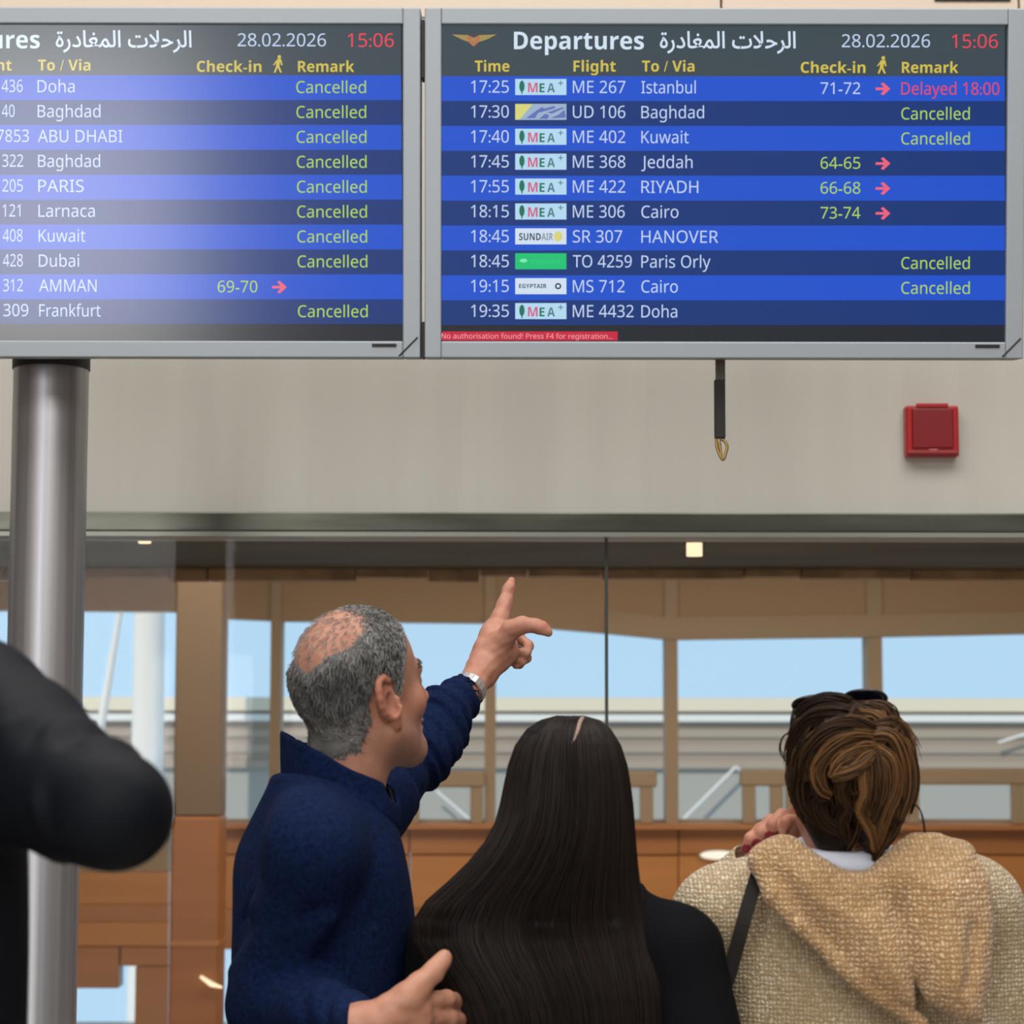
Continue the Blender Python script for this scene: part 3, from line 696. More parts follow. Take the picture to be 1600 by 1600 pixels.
M_knit = knit_mat('beige_knit', srgb(214, 203, 178), srgb(192, 174, 142), srgb(146, 122, 88), 46, 54, .0022)
M_knit2 = knit_mat('tan_knit', srgb(218, 188, 148), srgb(202, 168, 124), srgb(148, 114, 76), 40, 48, .003)
M_silver = mat('silver_metal', srgb(225, 225, 225), .3, .85)

class Person:
    def __init__(self, base, label):
        self.base = Vector(base); self.e = tag(empty('person', base), label, 'person')
    def part(self, name, vf, m, colors=None, smooth=True, label=None):
        o = np_mesh(name, vf[0], vf[1], m, self.e, smooth, colors); o.location = -self.base
        if label: o['label'] = label
        return o
def head_solid(h=.003, ears=True, neck=None, neck_r=.058):
    lo = np.array([-.115, -.15, -.16]); hi = np.array([.115, .14, .14])
    if neck is not None: lo = np.minimum(lo, np.array(neck) - .09); hi = np.maximum(hi, np.array(neck) + .09)
    S_ = Solid(lo, hi, h)
    S_.ell((0, -.015, .033), (.074, .096, .086)); S_.ell((0, .033, .03), (.062, .056, .068), .03)
    S_.ell((0, .038, -.035), (.057, .055, .08), .03)
    for s_ in (-1, 1):
        S_.cone((s_ * .05, .0, -.058), (s_ * .012, .068, -.102), .022, .02, .03)
        S_.ell((s_ * .044, .060, -.03), (.021, .021, .02), .02)
    S_.ell((0, .078, -.105), (.022, .019, .018), .02)
    S_.cone((-.036, .084, .013), (.036, .084, .013), .010, .010, .015)
    for s_ in (-1, 1):
        S_.ell((s_ * .031, .1, -.004), (.017, .012, .010), .01, mode='sub'); S_.ell((s_ * .031, .081, -.004), (.0125, .0125, .0125), .002)
    S_.chain([(0, .09, .005), (0, .107, -.022), (0, .117, -.037)], [.007, .009, .0115], .01)
    for s_ in (-1, 1): S_.ell((s_ * .011, .104, -.042), (.008, .01, .0065), .006)
    S_.ell((0, .093, -.066), (.022, .009, .005), .006); S_.ell((0, .092, -.077), (.019, .009, .006), .006)
    S_.cone((-.018, .103, -.0715), (.018, .103, -.0715), .003, .003, .003, 'sub')
    if neck is not None: S_.cone((0, -.022, -.05), neck, neck_r, neck_r * 1.1, .035)
    if ears:
        for s_ in (-1, 1):
            S_.ell((s_ * .073, -.014, -.012), (.0075, .019, .030), .006)
            t = np.linspace(-.35, 1.12, 12) * math.pi
            pts = [(s_ * (.080 + .006 * (1 - abs(math.cos(a)))), -.016 - .0195 * math.sin(a * .98), -.004 + .029 * -math.cos(a + .25)) for a in t[::-1]]
            S_.chain(pts, [.0052] * len(pts), .004)
            S_.ell((s_ * .082, -.010, -.014), (.012, .0105, .017), .003, mode='sub')
            S_.ell((s_ * .078, -.004, -.042), (.0055, .009, .011), .008); S_.ell((s_ * .078, .004, -.014), (.004, .004, .008), .004)
    return S_
def head_colors(V, base, stubble=0.0, ruddy=(1.05, .86, .8)):
    c = np.tile(np.array(base), (len(V), 1)); x, y, z = V.T
    cheek = np.exp(-(((np.abs(x) - .045) / .025) ** 2 + ((z + .03) / .025) ** 2 + ((y - .05) / .04) ** 2)); nose = np.exp(-((x / .018) ** 2 + ((z + .035) / .02) ** 2 + ((y - .11) / .02) ** 2))
    ear = np.clip((np.abs(x) - .071) / .008, 0, 1) * (np.abs(y + .012) < .04) * (z < .04)
    w = np.clip(cheek * .7 + nose + ear * .7, 0, 1)[:, None]; c = c * (1 - w) + c * np.array(ruddy) * w
    lip = np.exp(-((x / .022) ** 4 + ((z + .0715) / .011) ** 4)) * (y > .08); c = c * (1 - .6 * lip[:, None]) + np.array([.32, .1, .09]) * .6 * lip[:, None]
    eye = (np.hypot(np.abs(x) - .031, z + .004) < .009) & (y > .078) & (y < .1); c[eye] = (.55, .52, .5); c[(np.hypot(np.abs(x) - .031, z + .004) < .0045) & (y > .08) & (y < .1)] = (.03, .02, .015)
    if stubble:
        b = ((z < -.045) & (y > .0) & (z > -.125)).astype(float)[:, None] * stubble; c = c * (1 - b) + np.array([.3, .26, .24]) * b
    return c
def ss(a, b, x): t = np.clip((x - a) / (b - a), 0, 1); return t * t * (3 - 2 * t)
def strands(paths, rads, cols, sides=3):
    v, f = tube_mesh(paths, rads, sides); c = np.repeat(np.asarray(cols), [len(p) * sides for p in paths], axis=0); return v, f, c
def core(secs, yaw, chains, h=.014):
    """the plain body under the clothes"""
    pts = np.array([p for ch in chains for p in ch[0]] + [(s_[1], s_[2], s_[0]) for s_ in secs]); S_ = Solid(pts.min(0) - .25, pts.max(0) + .25, h)
    S_.loft(secs, yaw, .04)
    for p, r in chains: S_.chain(p, r, .03)
    return S_.mesh()
def legs(P, hips, yaw, m, top, w=.095, r=.085, stance=.1):
    """trousers from the waist to the ankle, and two shoes on the floor"""
    hx, hy = hips; rt_ = np.array([math.cos(yaw), -math.sin(yaw), 0]); fwd_ = np.array([math.sin(yaw), math.cos(yaw), 0]); c = np.array([hx, hy, 0.])
    S_ = Solid(c + (-.4, -.4, .03), c + (.4, .4, top + .06), .011)
    S_.loft([(top - .2, hx, hy, .17, .115), (top - .1, hx, hy, .168, .115), (top, hx, hy, .155, .105)], yaw, .03)
    for s_ in (-1, 1):
        a = c + rt_ * s_ * w; k = c + rt_ * s_ * stance
        S_.chain([a + (0, 0, top - .16), k + fwd_ * .015 + (0, 0, .5), k + (0, 0, .08)], [r + .01, .066, .06], .04)
    S_.plane_cut((0, 0, .055), (0, 0, -1)); S_.waves(.004, (20, 20, 14), seed=3)
    P.part('trousers', S_.mesh(), m)
    for s_ in (-1, 1):
        k = c + rt_ * s_ * stance; Q = Solid(k + (-.22, -.22, -.01), k + (.22, .22, .15), .006)
        Q.cone(k - fwd_ * .055 + (0, 0, .045), k + fwd_ * .15 + (0, 0, .034), .042, .036, .02); Q.cone(k + (0, 0, .05), k + (0, 0, .11), .045, .042, .03)
        Q.plane_cut((0, 0, .002), (0, 0, -1)); P.part('shoe', Q.mesh(), M_shoe)
def hand_solid(lo, hi, h=.0022): return Solid(lo, hi, h)

# ------------------------------------------------------------------ pointing man in navy
SK = np.array([.47, .245, .17])
C = Wn(565, 1078, 3.5); RH = rot_head(math.radians(48), math.radians(15), math.radians(-3)) @ np.diag([1.02, 1.0, 1.10])
man = Person((W(505, 1300, 3.5).x, 3.5, 0), 'grey-haired man in a navy fleece pointing up at the screens')
nb = Wn(528, 1262, 3.5); nl = np.linalg.inv(RH) @ (nb - C)
hs_ = head_solid(.0028, True, nl, .060); hV, hF = hs_.mesh(); hc = head_colors(hV, SK, .15)
hW = C + hV @ RH.T
# pointing left hand
def hpts(l): return [Wn(*p) for p in l]
hl = hand_solid(Wn(690, 1110, 4.0) - (0, .1, 0), Wn(875, 890, 4.2) + (0, .12, 0))
hl.chain(hpts([(722, 1092, 4.03), (750, 1054, 4.09), (766, 1024, 4.12), (776, 995, 4.14)]), [.027, .027, .031, .031], .012)
hl.cone(Wn(758, 1040, 4.10), Wn(790, 1016, 4.12), .026, .026, .02); hl.cone(Wn(764, 1020, 4.12), Wn(771, 985, 4.15), .024, .019, .015)
hl.chain(hpts([(776, 990, 4.15), (781, 968, 4.155), (789, 942, 4.17), (795, 921, 4.18), (799, 907, 4.185)]), [.021, .0165, .0130, .0108, .0075], .010)
hl.chain(hpts([(778, 1010, 4.10), (797, 985, 4.085), (815, 977, 4.075), (836, 977, 4.07), (848, 982, 4.07), (857, 988, 4.07)]), [.022, .0165, .0140, .0112, .0092, .007], .012)
hl.chain(hpts([(786, 985, 4.17), (812, 997, 4.18), (826, 1009, 4.17), (822, 1021, 4.14), (808, 1019, 4.13)]), [.0125, .0115, .0102, .0092, .0075], .003)
hl.chain(hpts([(784, 1004, 4.18), (808, 1019, 4.19), (822, 1028, 4.17), (815, 1033, 4.14), (803, 1028, 4.13)]), [.0115, .0108, .0095, .0086, .007], .003)
hl.chain(hpts([(780, 1020, 4.18), (800, 1033, 4.19), (812, 1038, 4.17), (806, 1040, 4.14)]), [.0105, .0095, .0085, .007], .003)
hl.waves(.0007, (130, 130, 130), seed=6); lV, lF = hl.mesh()
# right hand on the woman's back
hr = hand_solid(Wn(540, 1680, 3.1) - (0, .06, 0), Wn(800, 1470, 3.3) + (0, .1, 0))
wr = (572, 1604, 3.145)
K = [((655, 1565, 3.165), .0165), ((657, 1586, 3.17), .0165), ((655, 1607, 3.18), .0155), ((648, 1626, 3.195), .014)]
hr.chain(hpts([(530, 1606, 3.13), wr]), [.03, .029], .01)
for k_, r_ in K: hr.cone(Wn(*wr), Wn(*k_), .024, r_, .018)
hr.cone(Wn(615, 1585, 3.155), Wn(640, 1590, 3.165), .024, .022, .02)
hr.chain(hpts([(610, 1583, 3.15), (636, 1558, 3.15), (656, 1537, 3.16), (677, 1519, 3.17), (690, 1503, 3.18), (695, 1493, 3.182)]), [.024, .0185, .0150, .0122, .0098, .0075], .014)
for tip in ([(655, 1565, 3.165), (697, 1561, 3.205), (728, 1567, 3.275), (752, 1574, 3.31)], [(657, 1586, 3.17), (703, 1591, 3.21), (738, 1597, 3.28), (766, 1602, 3.31)], [(655, 1607, 3.18), (700, 1618, 3.22), (734, 1624, 3.28), (758, 1630, 3.31)], [(648, 1626, 3.195), (686, 1642, 3.23), (710, 1649, 3.27), (728, 1654, 3.30)]):
    hr.chain(hpts(tip), [.0145, .0122, .0108, .008], .005)
hr.waves(.0007, (120, 120, 120), seed=9); rV, rF = hr.mesh()
cx, cy = W(503, 1400, 3.5).x, 3.5
def zpy(py, Y=3.5): return W(800, py, Y).z
byaw = math.radians(80)
shR = Wn(485, 1312, 3.32); elR = Wn(425, 1575, 3.36); wrR = Wn(580, 1604, 3.147)
shL = Wn(540, 1305, 3.66); elL = Wn(650, 1182, 3.88); wrL = Wn(727, 1084, 4.04)
cV, cF = core([(.9, cx, cy, .15, .1), (1.1, cx, cy, .14, .1), (1.35, cx, cy, .16, .1), (1.46, cx, cy, .12, .07)], byaw,
              [([shR, elR, wrR], [.045, .038, .027]), ([shL, elL, wrL], [.045, .038, .026]), ([(cx + .047, cy - .082, .8), (cx + .05, cy - .087, .1)], [.06, .035]), ([(cx - .047, cy + .082, .8), (cx - .05, cy + .087, .1)], [.06, .035]), ([nb - (0, 0, .08), nb], [.06, .055])])
V, F = join((hW, hF), (lV, lF), (rV, rF), (cV, cF))
lc = np.tile(SK * (1.02, .98, .98), (len(lV), 1)); lc[np.linalg.norm(lV - (Wn(851, 982, 4.062) + (0, -.003, .005)), axis=1) < .008] = (.50, .20, .16)
hcol = np.vstack([hc, lc, np.tile(SK * (.98, .96, .92), (len(rV), 1)), np.tile(SK, (len(cV), 1))])
man.part('body', (V, F), M_skin, hcol)
# fleece
S_ = Solid((cx - .30, 3.0, .88), (cx + .42, 4.22, 1.75), .006)
secs = [(.90, 512, .185, .135), (1.0, 512, .18, .132), (1.12, 510, .185, .134), (zpy(1560), 506, .187, .135), (zpy(1480), 503, .19, .138), (zpy(1400), 502, .192, .140), (zpy(1345), 503, .188, .134), (zpy(1300), 508, .165, .118), (zpy(1262), 516, .12, .096), (zpy(1225), 519, .085, .080)]
S_.loft([(z, W(px, 1300, 3.5).x, cy, a, b) for z, px, a, b in secs], byaw, .03)
S_.chain([shR + (0, .05, .0), shR + (0, .0, -.02), elR, (elR + wrR) / 2, wrR - (wrR - elR) * .03], [.07, .072, .056, .046, .039], .035)
S_.chain([shL, elL, (elL + wrL) / 2, wrL], [.072, .058, .047, .037], .03)
S_.cone(nb + (-.03, 0, -.02), shR + (0, .05, .01), .07, .06, .05); S_.cone(nb + (-.01, 0, -.03), shL, .06, .06, .05)
S_.waves(.0055, (17, 17, 11), seed=5); S_.creases(shR - (0, 0, .06), elR, .075, .007, .11, (.7, 0, .3)); S_.creases(elR, wrR, .055, .006, .075, (0, .2, .5)); S_.creases(elL - (.05, .1, .08), wrL, .055, .006, .08, (.4, 0, .3))
for tip, d in ((wrR, wrR - elR), (wrL, wrL - elL)): # sleeves end open at the cuff
    d = d / np.linalg.norm(d); S_.cone(tip - d * .012, tip + d * .05, .030, .034, .004, 'sub')
fl = man.part('fleece', S_.mesh(), M_navy)
# stand collar, open at the throat
Q = Solid(Wn(420, 1300, 3.5) - (0, .18, 0), Wn(660, 1110, 3.5) + (0, .18, 0), .0038)
cb, ct = Wn(534, 1268, 3.5), Wn(516, 1120, 3.5)
Q.cone(cb, ct, .093, .078, 0); Q.cone(cb - (ct - cb) * .2, ct + (ct - cb) * .2, .084, .069, .002, 'sub')
a_, b_ = Wn(447, 1146, 3.5), Wn(606, 1226, 3.5); dd = b_ - a_; Q.plane_cut(a_, (-dd[2], 0, dd[0])); Q.waves(.0015, (30, 30, 20), seed=8)
th_ = Wn(612, 1225, 3.48); Q.cone(th_, th_ + (.08, .0, .06), .03, .05, .006, 'sub')
man.part('collar', Q.mesh(), M_navy)
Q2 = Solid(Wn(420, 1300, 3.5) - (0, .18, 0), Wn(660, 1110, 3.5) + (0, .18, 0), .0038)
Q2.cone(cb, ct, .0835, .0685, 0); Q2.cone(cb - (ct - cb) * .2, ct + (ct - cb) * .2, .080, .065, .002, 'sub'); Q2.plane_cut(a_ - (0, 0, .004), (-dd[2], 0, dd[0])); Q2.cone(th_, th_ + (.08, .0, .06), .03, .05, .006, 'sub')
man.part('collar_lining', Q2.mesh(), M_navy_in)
legs(man, (cx, cy), math.radians(60), M_trou, .95)
# wristwatch with a linked metal band
ax_ = (wrL - elL) / np.linalg.norm(wrL - elL); wc = wrL + ax_ * .013
e1 = np.cross(ax_, (0, 0, 1)); e1 /= np.linalg.norm(e1); e2 = np.cross(ax_, e1)
bm = bmesh.new()
for i in range(22):
    a = i * 2 * math.pi / 22; rr = .0305; p = Vector(wc + rr * (math.cos(a) * e1 + math.sin(a) * e2)); m4 = Matrix([list(-math.sin(a) * e1 + math.cos(a) * e2), list(ax_), list(math.cos(a) * e1 + math.sin(a) * e2)]).transposed().to_4x4(); m4.translation = p
    r = bmesh.ops.create_cube(bm, size=1, matrix=m4 @ Matrix.Diagonal((.0084, .018, .0035, 1)))
me = bpy.data.meshes.new('watch'); bm.to_mesh(me); bm.free(); me.materials.append(M_silver); o = bpy.data.objects.new('watch', me); link(o, man.e); o.location = -man.base
o['label'] = 'silver watch band at the pointing wrist'
# short grey hair round a bald crown
hh_ = head_solid(.0035, False, nl, .060)
X, Y, Z = hh_.ax[0][:, None, None], hh_.ax[1][None, :, None], hh_.ax[2][None, None, :]
def hairmask(x, y, z):
    front = ss(.012, -.012, y - np.where(z > .03, .030 + (z - .03) * .55, .010 + np.clip(z + .03, 0, .06) * .35))
    low = ss(-.045 - .046 * ss(-.035, -.07, y), -.015 - .046 * ss(-.035, -.07, y), z)
    ear = 1 - ss(1.25, .95, np.hypot((y + .014) / .026, (z + .008) / .038)) * (np.abs(x) > .05)
    bd = np.sqrt((x / 1.05) ** 2 + ((y + .062) / 1.0) ** 2 + (z - .095) ** 2) + .006 * np.sin(90 * x + 60 * z); bald = ss(.040, .074, bd)
    top = 1 - .55 * ss(.075, .1, z)
    return front * low * ear * np.clip(bald, 0, 1) * (.35 + .65 * top)
mk = hairmask(X, Y, Z); hh_.F -= (-.008 + .0135 * mk).astype(np.float32); hh_.waves(.0011, (170, 170, 120), 6, 4)
sV, sF = hh_.mesh()
mkv = hairmask(*sV.T)
g = np.random.default_rng(3)
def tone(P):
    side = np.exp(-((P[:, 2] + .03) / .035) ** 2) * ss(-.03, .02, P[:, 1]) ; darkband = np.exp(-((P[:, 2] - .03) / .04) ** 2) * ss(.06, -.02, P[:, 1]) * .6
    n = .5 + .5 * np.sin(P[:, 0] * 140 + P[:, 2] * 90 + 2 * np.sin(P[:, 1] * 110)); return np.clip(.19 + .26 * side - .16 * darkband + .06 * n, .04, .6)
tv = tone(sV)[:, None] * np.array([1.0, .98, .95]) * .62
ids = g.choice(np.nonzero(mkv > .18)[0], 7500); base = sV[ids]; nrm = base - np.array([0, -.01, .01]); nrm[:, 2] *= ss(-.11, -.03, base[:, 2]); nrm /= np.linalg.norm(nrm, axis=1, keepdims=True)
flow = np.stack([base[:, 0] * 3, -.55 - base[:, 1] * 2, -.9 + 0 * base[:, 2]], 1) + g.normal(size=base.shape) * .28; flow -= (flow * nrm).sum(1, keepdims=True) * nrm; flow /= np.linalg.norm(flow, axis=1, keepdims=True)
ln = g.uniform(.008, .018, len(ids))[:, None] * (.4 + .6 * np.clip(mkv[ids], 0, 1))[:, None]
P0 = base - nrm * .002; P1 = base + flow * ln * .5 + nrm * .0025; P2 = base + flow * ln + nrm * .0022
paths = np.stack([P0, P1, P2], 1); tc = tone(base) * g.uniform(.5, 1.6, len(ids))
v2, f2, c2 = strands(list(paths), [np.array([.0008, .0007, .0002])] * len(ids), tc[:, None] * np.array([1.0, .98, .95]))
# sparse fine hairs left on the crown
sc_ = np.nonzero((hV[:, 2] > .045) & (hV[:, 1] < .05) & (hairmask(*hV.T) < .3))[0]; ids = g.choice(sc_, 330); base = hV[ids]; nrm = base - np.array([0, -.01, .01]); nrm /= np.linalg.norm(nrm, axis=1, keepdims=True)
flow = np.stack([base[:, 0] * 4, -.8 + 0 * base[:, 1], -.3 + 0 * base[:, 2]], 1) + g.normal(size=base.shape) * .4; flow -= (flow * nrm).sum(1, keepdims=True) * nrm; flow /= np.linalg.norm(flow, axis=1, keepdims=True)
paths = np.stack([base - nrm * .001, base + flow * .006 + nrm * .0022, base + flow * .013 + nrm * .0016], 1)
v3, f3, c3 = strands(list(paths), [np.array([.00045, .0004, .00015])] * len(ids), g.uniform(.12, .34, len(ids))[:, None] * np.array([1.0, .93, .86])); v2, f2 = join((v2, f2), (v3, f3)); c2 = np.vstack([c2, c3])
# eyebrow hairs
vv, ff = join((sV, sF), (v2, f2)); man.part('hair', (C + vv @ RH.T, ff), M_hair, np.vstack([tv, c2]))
bw = []
for s_ in (-1, 1):
    for t in np.linspace(0, 1, 40): p = np.array([s_ * (.014 + .036 * t), .094 - .016 * t * t, .017 + .006 * math.sin(t * 3)]) + g.normal(size=3) * .0012; bw.append(np.stack([p, p + (s_ * .006, .001, .002), p + (s_ * .010, 0, .001)]))
v2, f2, c2 = strands(bw, [np.array([.0009, .0008, .0002])] * len(bw), np.tile([.16, .15, .14], (len(bw), 1))); man.part('eyebrows', (C + v2 @ RH.T, f2), M_hair, c2)

# ------------------------------------------------------------------ woman with long dark hair
SKW = np.array([.52, .30, .21])
wo = Person((W(890, 1300, 3.4).x, 3.4, 0), 'woman in a black coat with long straight dark hair')
C1 = Wn(887, 1248, 3.365); R1 = rot_head(math.radians(4), math.radians(6)) @ np.diag([.95, .93, .95]); nb1 = Wn(890, 1385, 3.39)
h1 = head_solid(.0045, True, np.linalg.inv(R1) @ (nb1 - C1), .052); v1, f1 = h1.mesh(); c1 = head_colors(v1, SKW)
x1, y1 = W(890, 1400, 3.4).x, 3.41
z4 = lambda py: W(800, py, 3.4).z
shl, ell_, wrl = Wn(705, 1478, 3.40), Wn(655, 1760, 3.42), Wn(720, 1960, 3.52)
shr, elr, wrr = Wn(1062, 1488, 3.31), Wn(1120, 1770, 3.25), Wn(1070, 1960, 3.42)
hA = []
for w_, e_ in ((wrl, ell_), (wrr, elr)):
    d = (w_ - e_) / np.linalg.norm(w_ - e_); Q = Solid(w_ - .22, w_ + .22, .004); s_ = -1 if w_ is wrr else 1
    Q.cone(w_ - d * .05, w_ + d * .07, .024, .028, .02)
    for i in range(4): Q.chain([w_ + d * .06 + np.array([s_ * (.02 - .013 * i) * .5, (i - 1.5) * .018, 0]), w_ + d * (.10 - .004 * abs(i - 1)) + np.array([0, (i - 1.5) * .019, 0]), w_ + d * (.135 - .006 * abs(i - 1)) + np.array([s_ * .012, (i - 1.5) * .019, 0])], [.010, .0088, .007], .004)
    Q.chain([w_ + d * .02 + (0, .02, 0), w_ + d * .055 + (s_ * .01, .042, 0), w_ + d * .085 + (s_ * .02, .048, 0)], [.013, .010, .008], .006); hA.append(Q.mesh())
cV, cF = core([(.9, x1, y1, .13, .09), (1.1, x1, y1, .12, .08), (1.3, x1, y1, .15, .085), (1.36, x1, y1, .10, .06)], 0, [([shl, ell_, wrl], [.04, .034, .024]), ([shr, elr, wrr], [.04, .034, .024]), ([(x1 - .08, y1, .8), (x1 - .09, y1, .1)], [.055, .035]), ([(x1 + .08, y1, .8), (x1 + .09, y1, .1)], [.055, .035]), ([nb1 - (0, 0, .07), nb1], [.055, .05])])
V, F = join((C1 + v1 @ R1.T, f1), hA[0], hA[1], (cV, cF)); wo.part('body', (V, F), M_skin, np.vstack([c1, np.tile(SKW, (len(V) - len(c1), 1))]))
S_ = Solid((x1 - .36, 3.12, .62), (x1 + .36, 3.72, 1.50), .0065)
S_.loft([(.64, x1, y1, .225, .165), (.85, x1, y1, .21, .155), (1.05, x1, y1, .195, .14), (z4(1540), x1, y1, .20, .14), (z4(1465), x1, y1, .195, .128), (z4(1425), x1, y1, .15, .10), (z4(1390), x1, y1, .09, .075)], 0, .03)
for a, b, c in ((shl, ell_, wrl), (shr, elr, wrr)): S_.chain([a, b, c], [.066, .054, .044], .035)
S_.cone(nb1 - (0, 0, .02), shl + (.02, 0, .01), .06, .054, .05); S_.cone(nb1 - (0, 0, .02), shr + (-.02, 0, .01), .06, .054, .05); S_.waves(.004, (14, 14, 9), seed=12)
for a, b in ((wrl, ell_), (wrr, elr)): d = (a - b) / np.linalg.norm(a - b); S_.plane_cut(a, d) if False else S_.cone(a - d * .01, a + d * .05, .036, .04, .004, 'sub')
wo.part('coat', S_.mesh(), M_black)
legs(wo, (x1, y1), 0, M_trou, .9, .085, .075, .09)
HR = np.array([(1120, 872, 912, 3.345, .028), (1127, 846, 936, 3.345, .055), (1140, 824, 953, 3.345, .076), (1165, 806, 968, 3.345, .096), (1200, 794, 979, 3.345, .110), (1250, 785, 986, 3.34, .116), (1290, 774, 989, 3.33, .112), (1330, 750, 992, 3.32, .102), (1370, 712, 996, 3.315, .09), (1400, 674, 1001, 3.31, .08), (1440, 648, 1012, 3.30, .068), (1480, 650, 1022, 3.285, .066), (1520, 684, 1028, 3.27, .064), (1560, 708, 1031, 3.265, .062), (1600, 720, 1032, 3.262, .060), (1720, 742, 1025, 3.262, .05), (1800, 770, 1000, 3.265, .03)], float)
def hrow(py):
    L, R, Yc, b = [np.interp(py, HR[:, 0], HR[:, i]) for i in (1, 2, 3, 4)]
    xl, xr = np.array([W(l, p, y).x for l, p, y in zip(L, py, Yc)]), np.array([W(r, p, y).x for r, p, y in zip(R, py, Yc)]); z = np.array([W(800, p, y).z for p, y in zip(py, Yc)])
    return xl, xr, z, Yc, b
xl, xr, z, Yc, b = hrow(HR[:, 0])
Q = Solid((xl.min() - .05, 3.15, z.min() - .03), (xr.max() + .05, 3.50, z.max() + .03), .005); Q.loft(list(zip(z, (xl + xr) / 2, Yc, (xr - xl) / 2, b)), 0, 0); Q.waves(.002, (60, 30, 5), seed=2)
bV, bF = Q.mesh(); n_ = 2600
py = np.concatenate([[1120, 1123, 1127, 1133, 1140, 1150], np.linspace(1165, 1800, 22)]); xl, xr, z, Yc, b = hrow(py)
paths, rads, cols = [], [], []
for i in range(n_):
    a = g.uniform(-1, 1); a = np.sign(a) * abs(a) ** .85 * 1.42; off = 1 + g.uniform(-.02, .03); end = len(py) if g.random() < .5 else g.integers(len(py) - 6, len(py))
    drift = g.normal() * .05; wv = .02 * np.sin(np.linspace(0, g.uniform(3, 8), len(py)) + g.uniform(0, 6)) + drift * np.linspace(0, 1, len(py)); aa = np.clip(a + wv, -1.62, 1.62)
    if a < -1.0: end = min(end, 20 + g.integers(-3, 4))
    p = np.stack([(xl + xr) / 2 + (xr - xl) / 2 * off * np.sin(aa), Yc - b * off * np.cos(aa) - g.uniform(0, .003), z + g.normal() * .0006], 1)[:end]
    paths.append(p); r_ = np.full(len(p), g.uniform(.0006, .0013)); r_[-1] = .0002; rads.append(r_); t = g.uniform(.6, 1.5); warm = g.uniform(0, 1)
    cols.append(np.array([.0075 + .006 * warm, .0058 + .0014 * warm, .0052]) * t)
v2, f2, c2 = strands(paths, rads, cols); vv, ff = join((bV, bF), (v2, f2)); wo.part('hair', (vv, ff), M_hair, np.vstack([np.tile([.006, .005, .0045], (len(bV), 1)), c2]))
pp = np.array([1161, 1155, 1148, 1140, 1133, 1127, 1123.]); px_ = np.array([890, 895, 898, 901, 903, 906, 909.]); xl, xr, z, Yc, b = hrow(pp); xx = np.array([W(a, p, y).x for a, p, y in zip(px_, pp, Yc)]); q = (xx - (xl + xr) / 2) / ((xr - xl) / 2)
P_ = np.stack([xx, Yc - b * np.sqrt(1 - np.clip(q, -.99, .99) ** 2) - .0035, z + .001], 1); v2, f2 = tube_mesh([smooth_path(P_, 24)], [np.concatenate([np.linspace(.0008, .0034, 12), np.full(12, .0034)])], 6)
wo.part('hair_parting', (v2, f2), M_skin, np.tile([.30, .22, .18], (len(v2), 1)), label='pale parting line on the crown')

# ------------------------------------------------------------------ woman in the beige knit
DK = .13                           # she stands this much further away than first measured
_W, _Wn = W, Wn
def W(px, py, Y): return _W(px, py, Y + DK)
def Wn(px, py, Y): return np.array(W(px, py, Y))
kn = Person((W(1330, 1300, 3.3).x, 3.3 + DK, 0), 'woman with pinned-up brown hair in a beige hooded knit cardigan')
C2 = Wn(1315, 1210, 3.28); R2 = rot_head(math.radians(-16), math.radians(6)) @ np.diag([.95, .93, .93]); nb2 = Wn(1318, 1368, 3.30)
h2 = head_solid(.004, True, np.linalg.inv(R2) @ (nb2 - C2), .054); v1, f1 = h2.mesh(); SK2 = np.array([.50, .25, .17]); c1 = head_colors(v1, SK2)
x2, y2 = W(1330, 1400, 3.3).x, 3.32 + DK; z5 = lambda py: W(800, py, 3.3).z
sl2, el2, wl2 = Wn(1130, 1432, 3.32), Wn(1092, 1500, 3.53), Wn(1180, 1352, 3.43)
sr2, er2, wr2 = Wn(1520, 1420, 3.32), Wn(1568, 1690, 3.33), Wn(1540, 1880, 3.46)
Q = hand_solid(Wn(1130, 1390, 3.3) - (0, .05, 0), Wn(1290, 1230, 3.5) + (0, .05, 0))
Q.chain(hpts([(1180, 1360, 3.43), (1200, 1335, 3.42), (1216, 1310, 3.41)]), [.024, .026, .026], .012); Q.cone(Wn(1198, 1330, 3.42), Wn(1226, 1300, 3.40), .024, .022, .015)
Q.chain(hpts([(1212, 1298, 3.40), (1190, 1296, 3.385), (1173, 1310, 3.38), (1165, 1326, 3.385)]), [.0125, .0108, .0094, .0072], .005)
Q.chain(hpts([(1222, 1292, 3.40), (1205, 1283, 3.385), (1190, 1300, 3.375), (1183, 1318, 3.38)]), [.0125, .0108, .0094, .0072], .004)
Q.chain(hpts([(1232, 1292, 3.395), (1222, 1274, 3.38), (1208, 1288, 3.365), (1203, 1306, 3.37)]), [.012, .0105, .009, .007], .004)
Q.chain(hpts([(1238, 1300, 3.39), (1238, 1282, 3.37), (1228, 1284, 3.355), (1222, 1300, 3.36)]), [.0108, .0092, .0082, .0065], .004)
Q.chain(hpts([(1220, 1318, 3.41), (1236, 1296, 3.42), (1243, 1272, 3.42), (1244, 1258, 3.41)]), [.014, .012, .0105, .008], .006)
qV, qF = Q.mesh(); qc = np.tile(SK2 * (1, .95, .95), (len(qV), 1))
for tp in ((1165, 1326, 3.38), (1183, 1318, 3.375), (1203, 1306, 3.365)): qc[np.linalg.norm(qV - (Wn(*tp) + (0, -.003, -.002)), axis=1) < .0095] = (.22, .02, .04)
Q = Solid(wr2 - .22, wr2 + .22, .005); d = (wr2 - er2) / np.linalg.norm(wr2 - er2); Q.cone(wr2 - d * .05, wr2 + d * .07, .024, .028, .02)
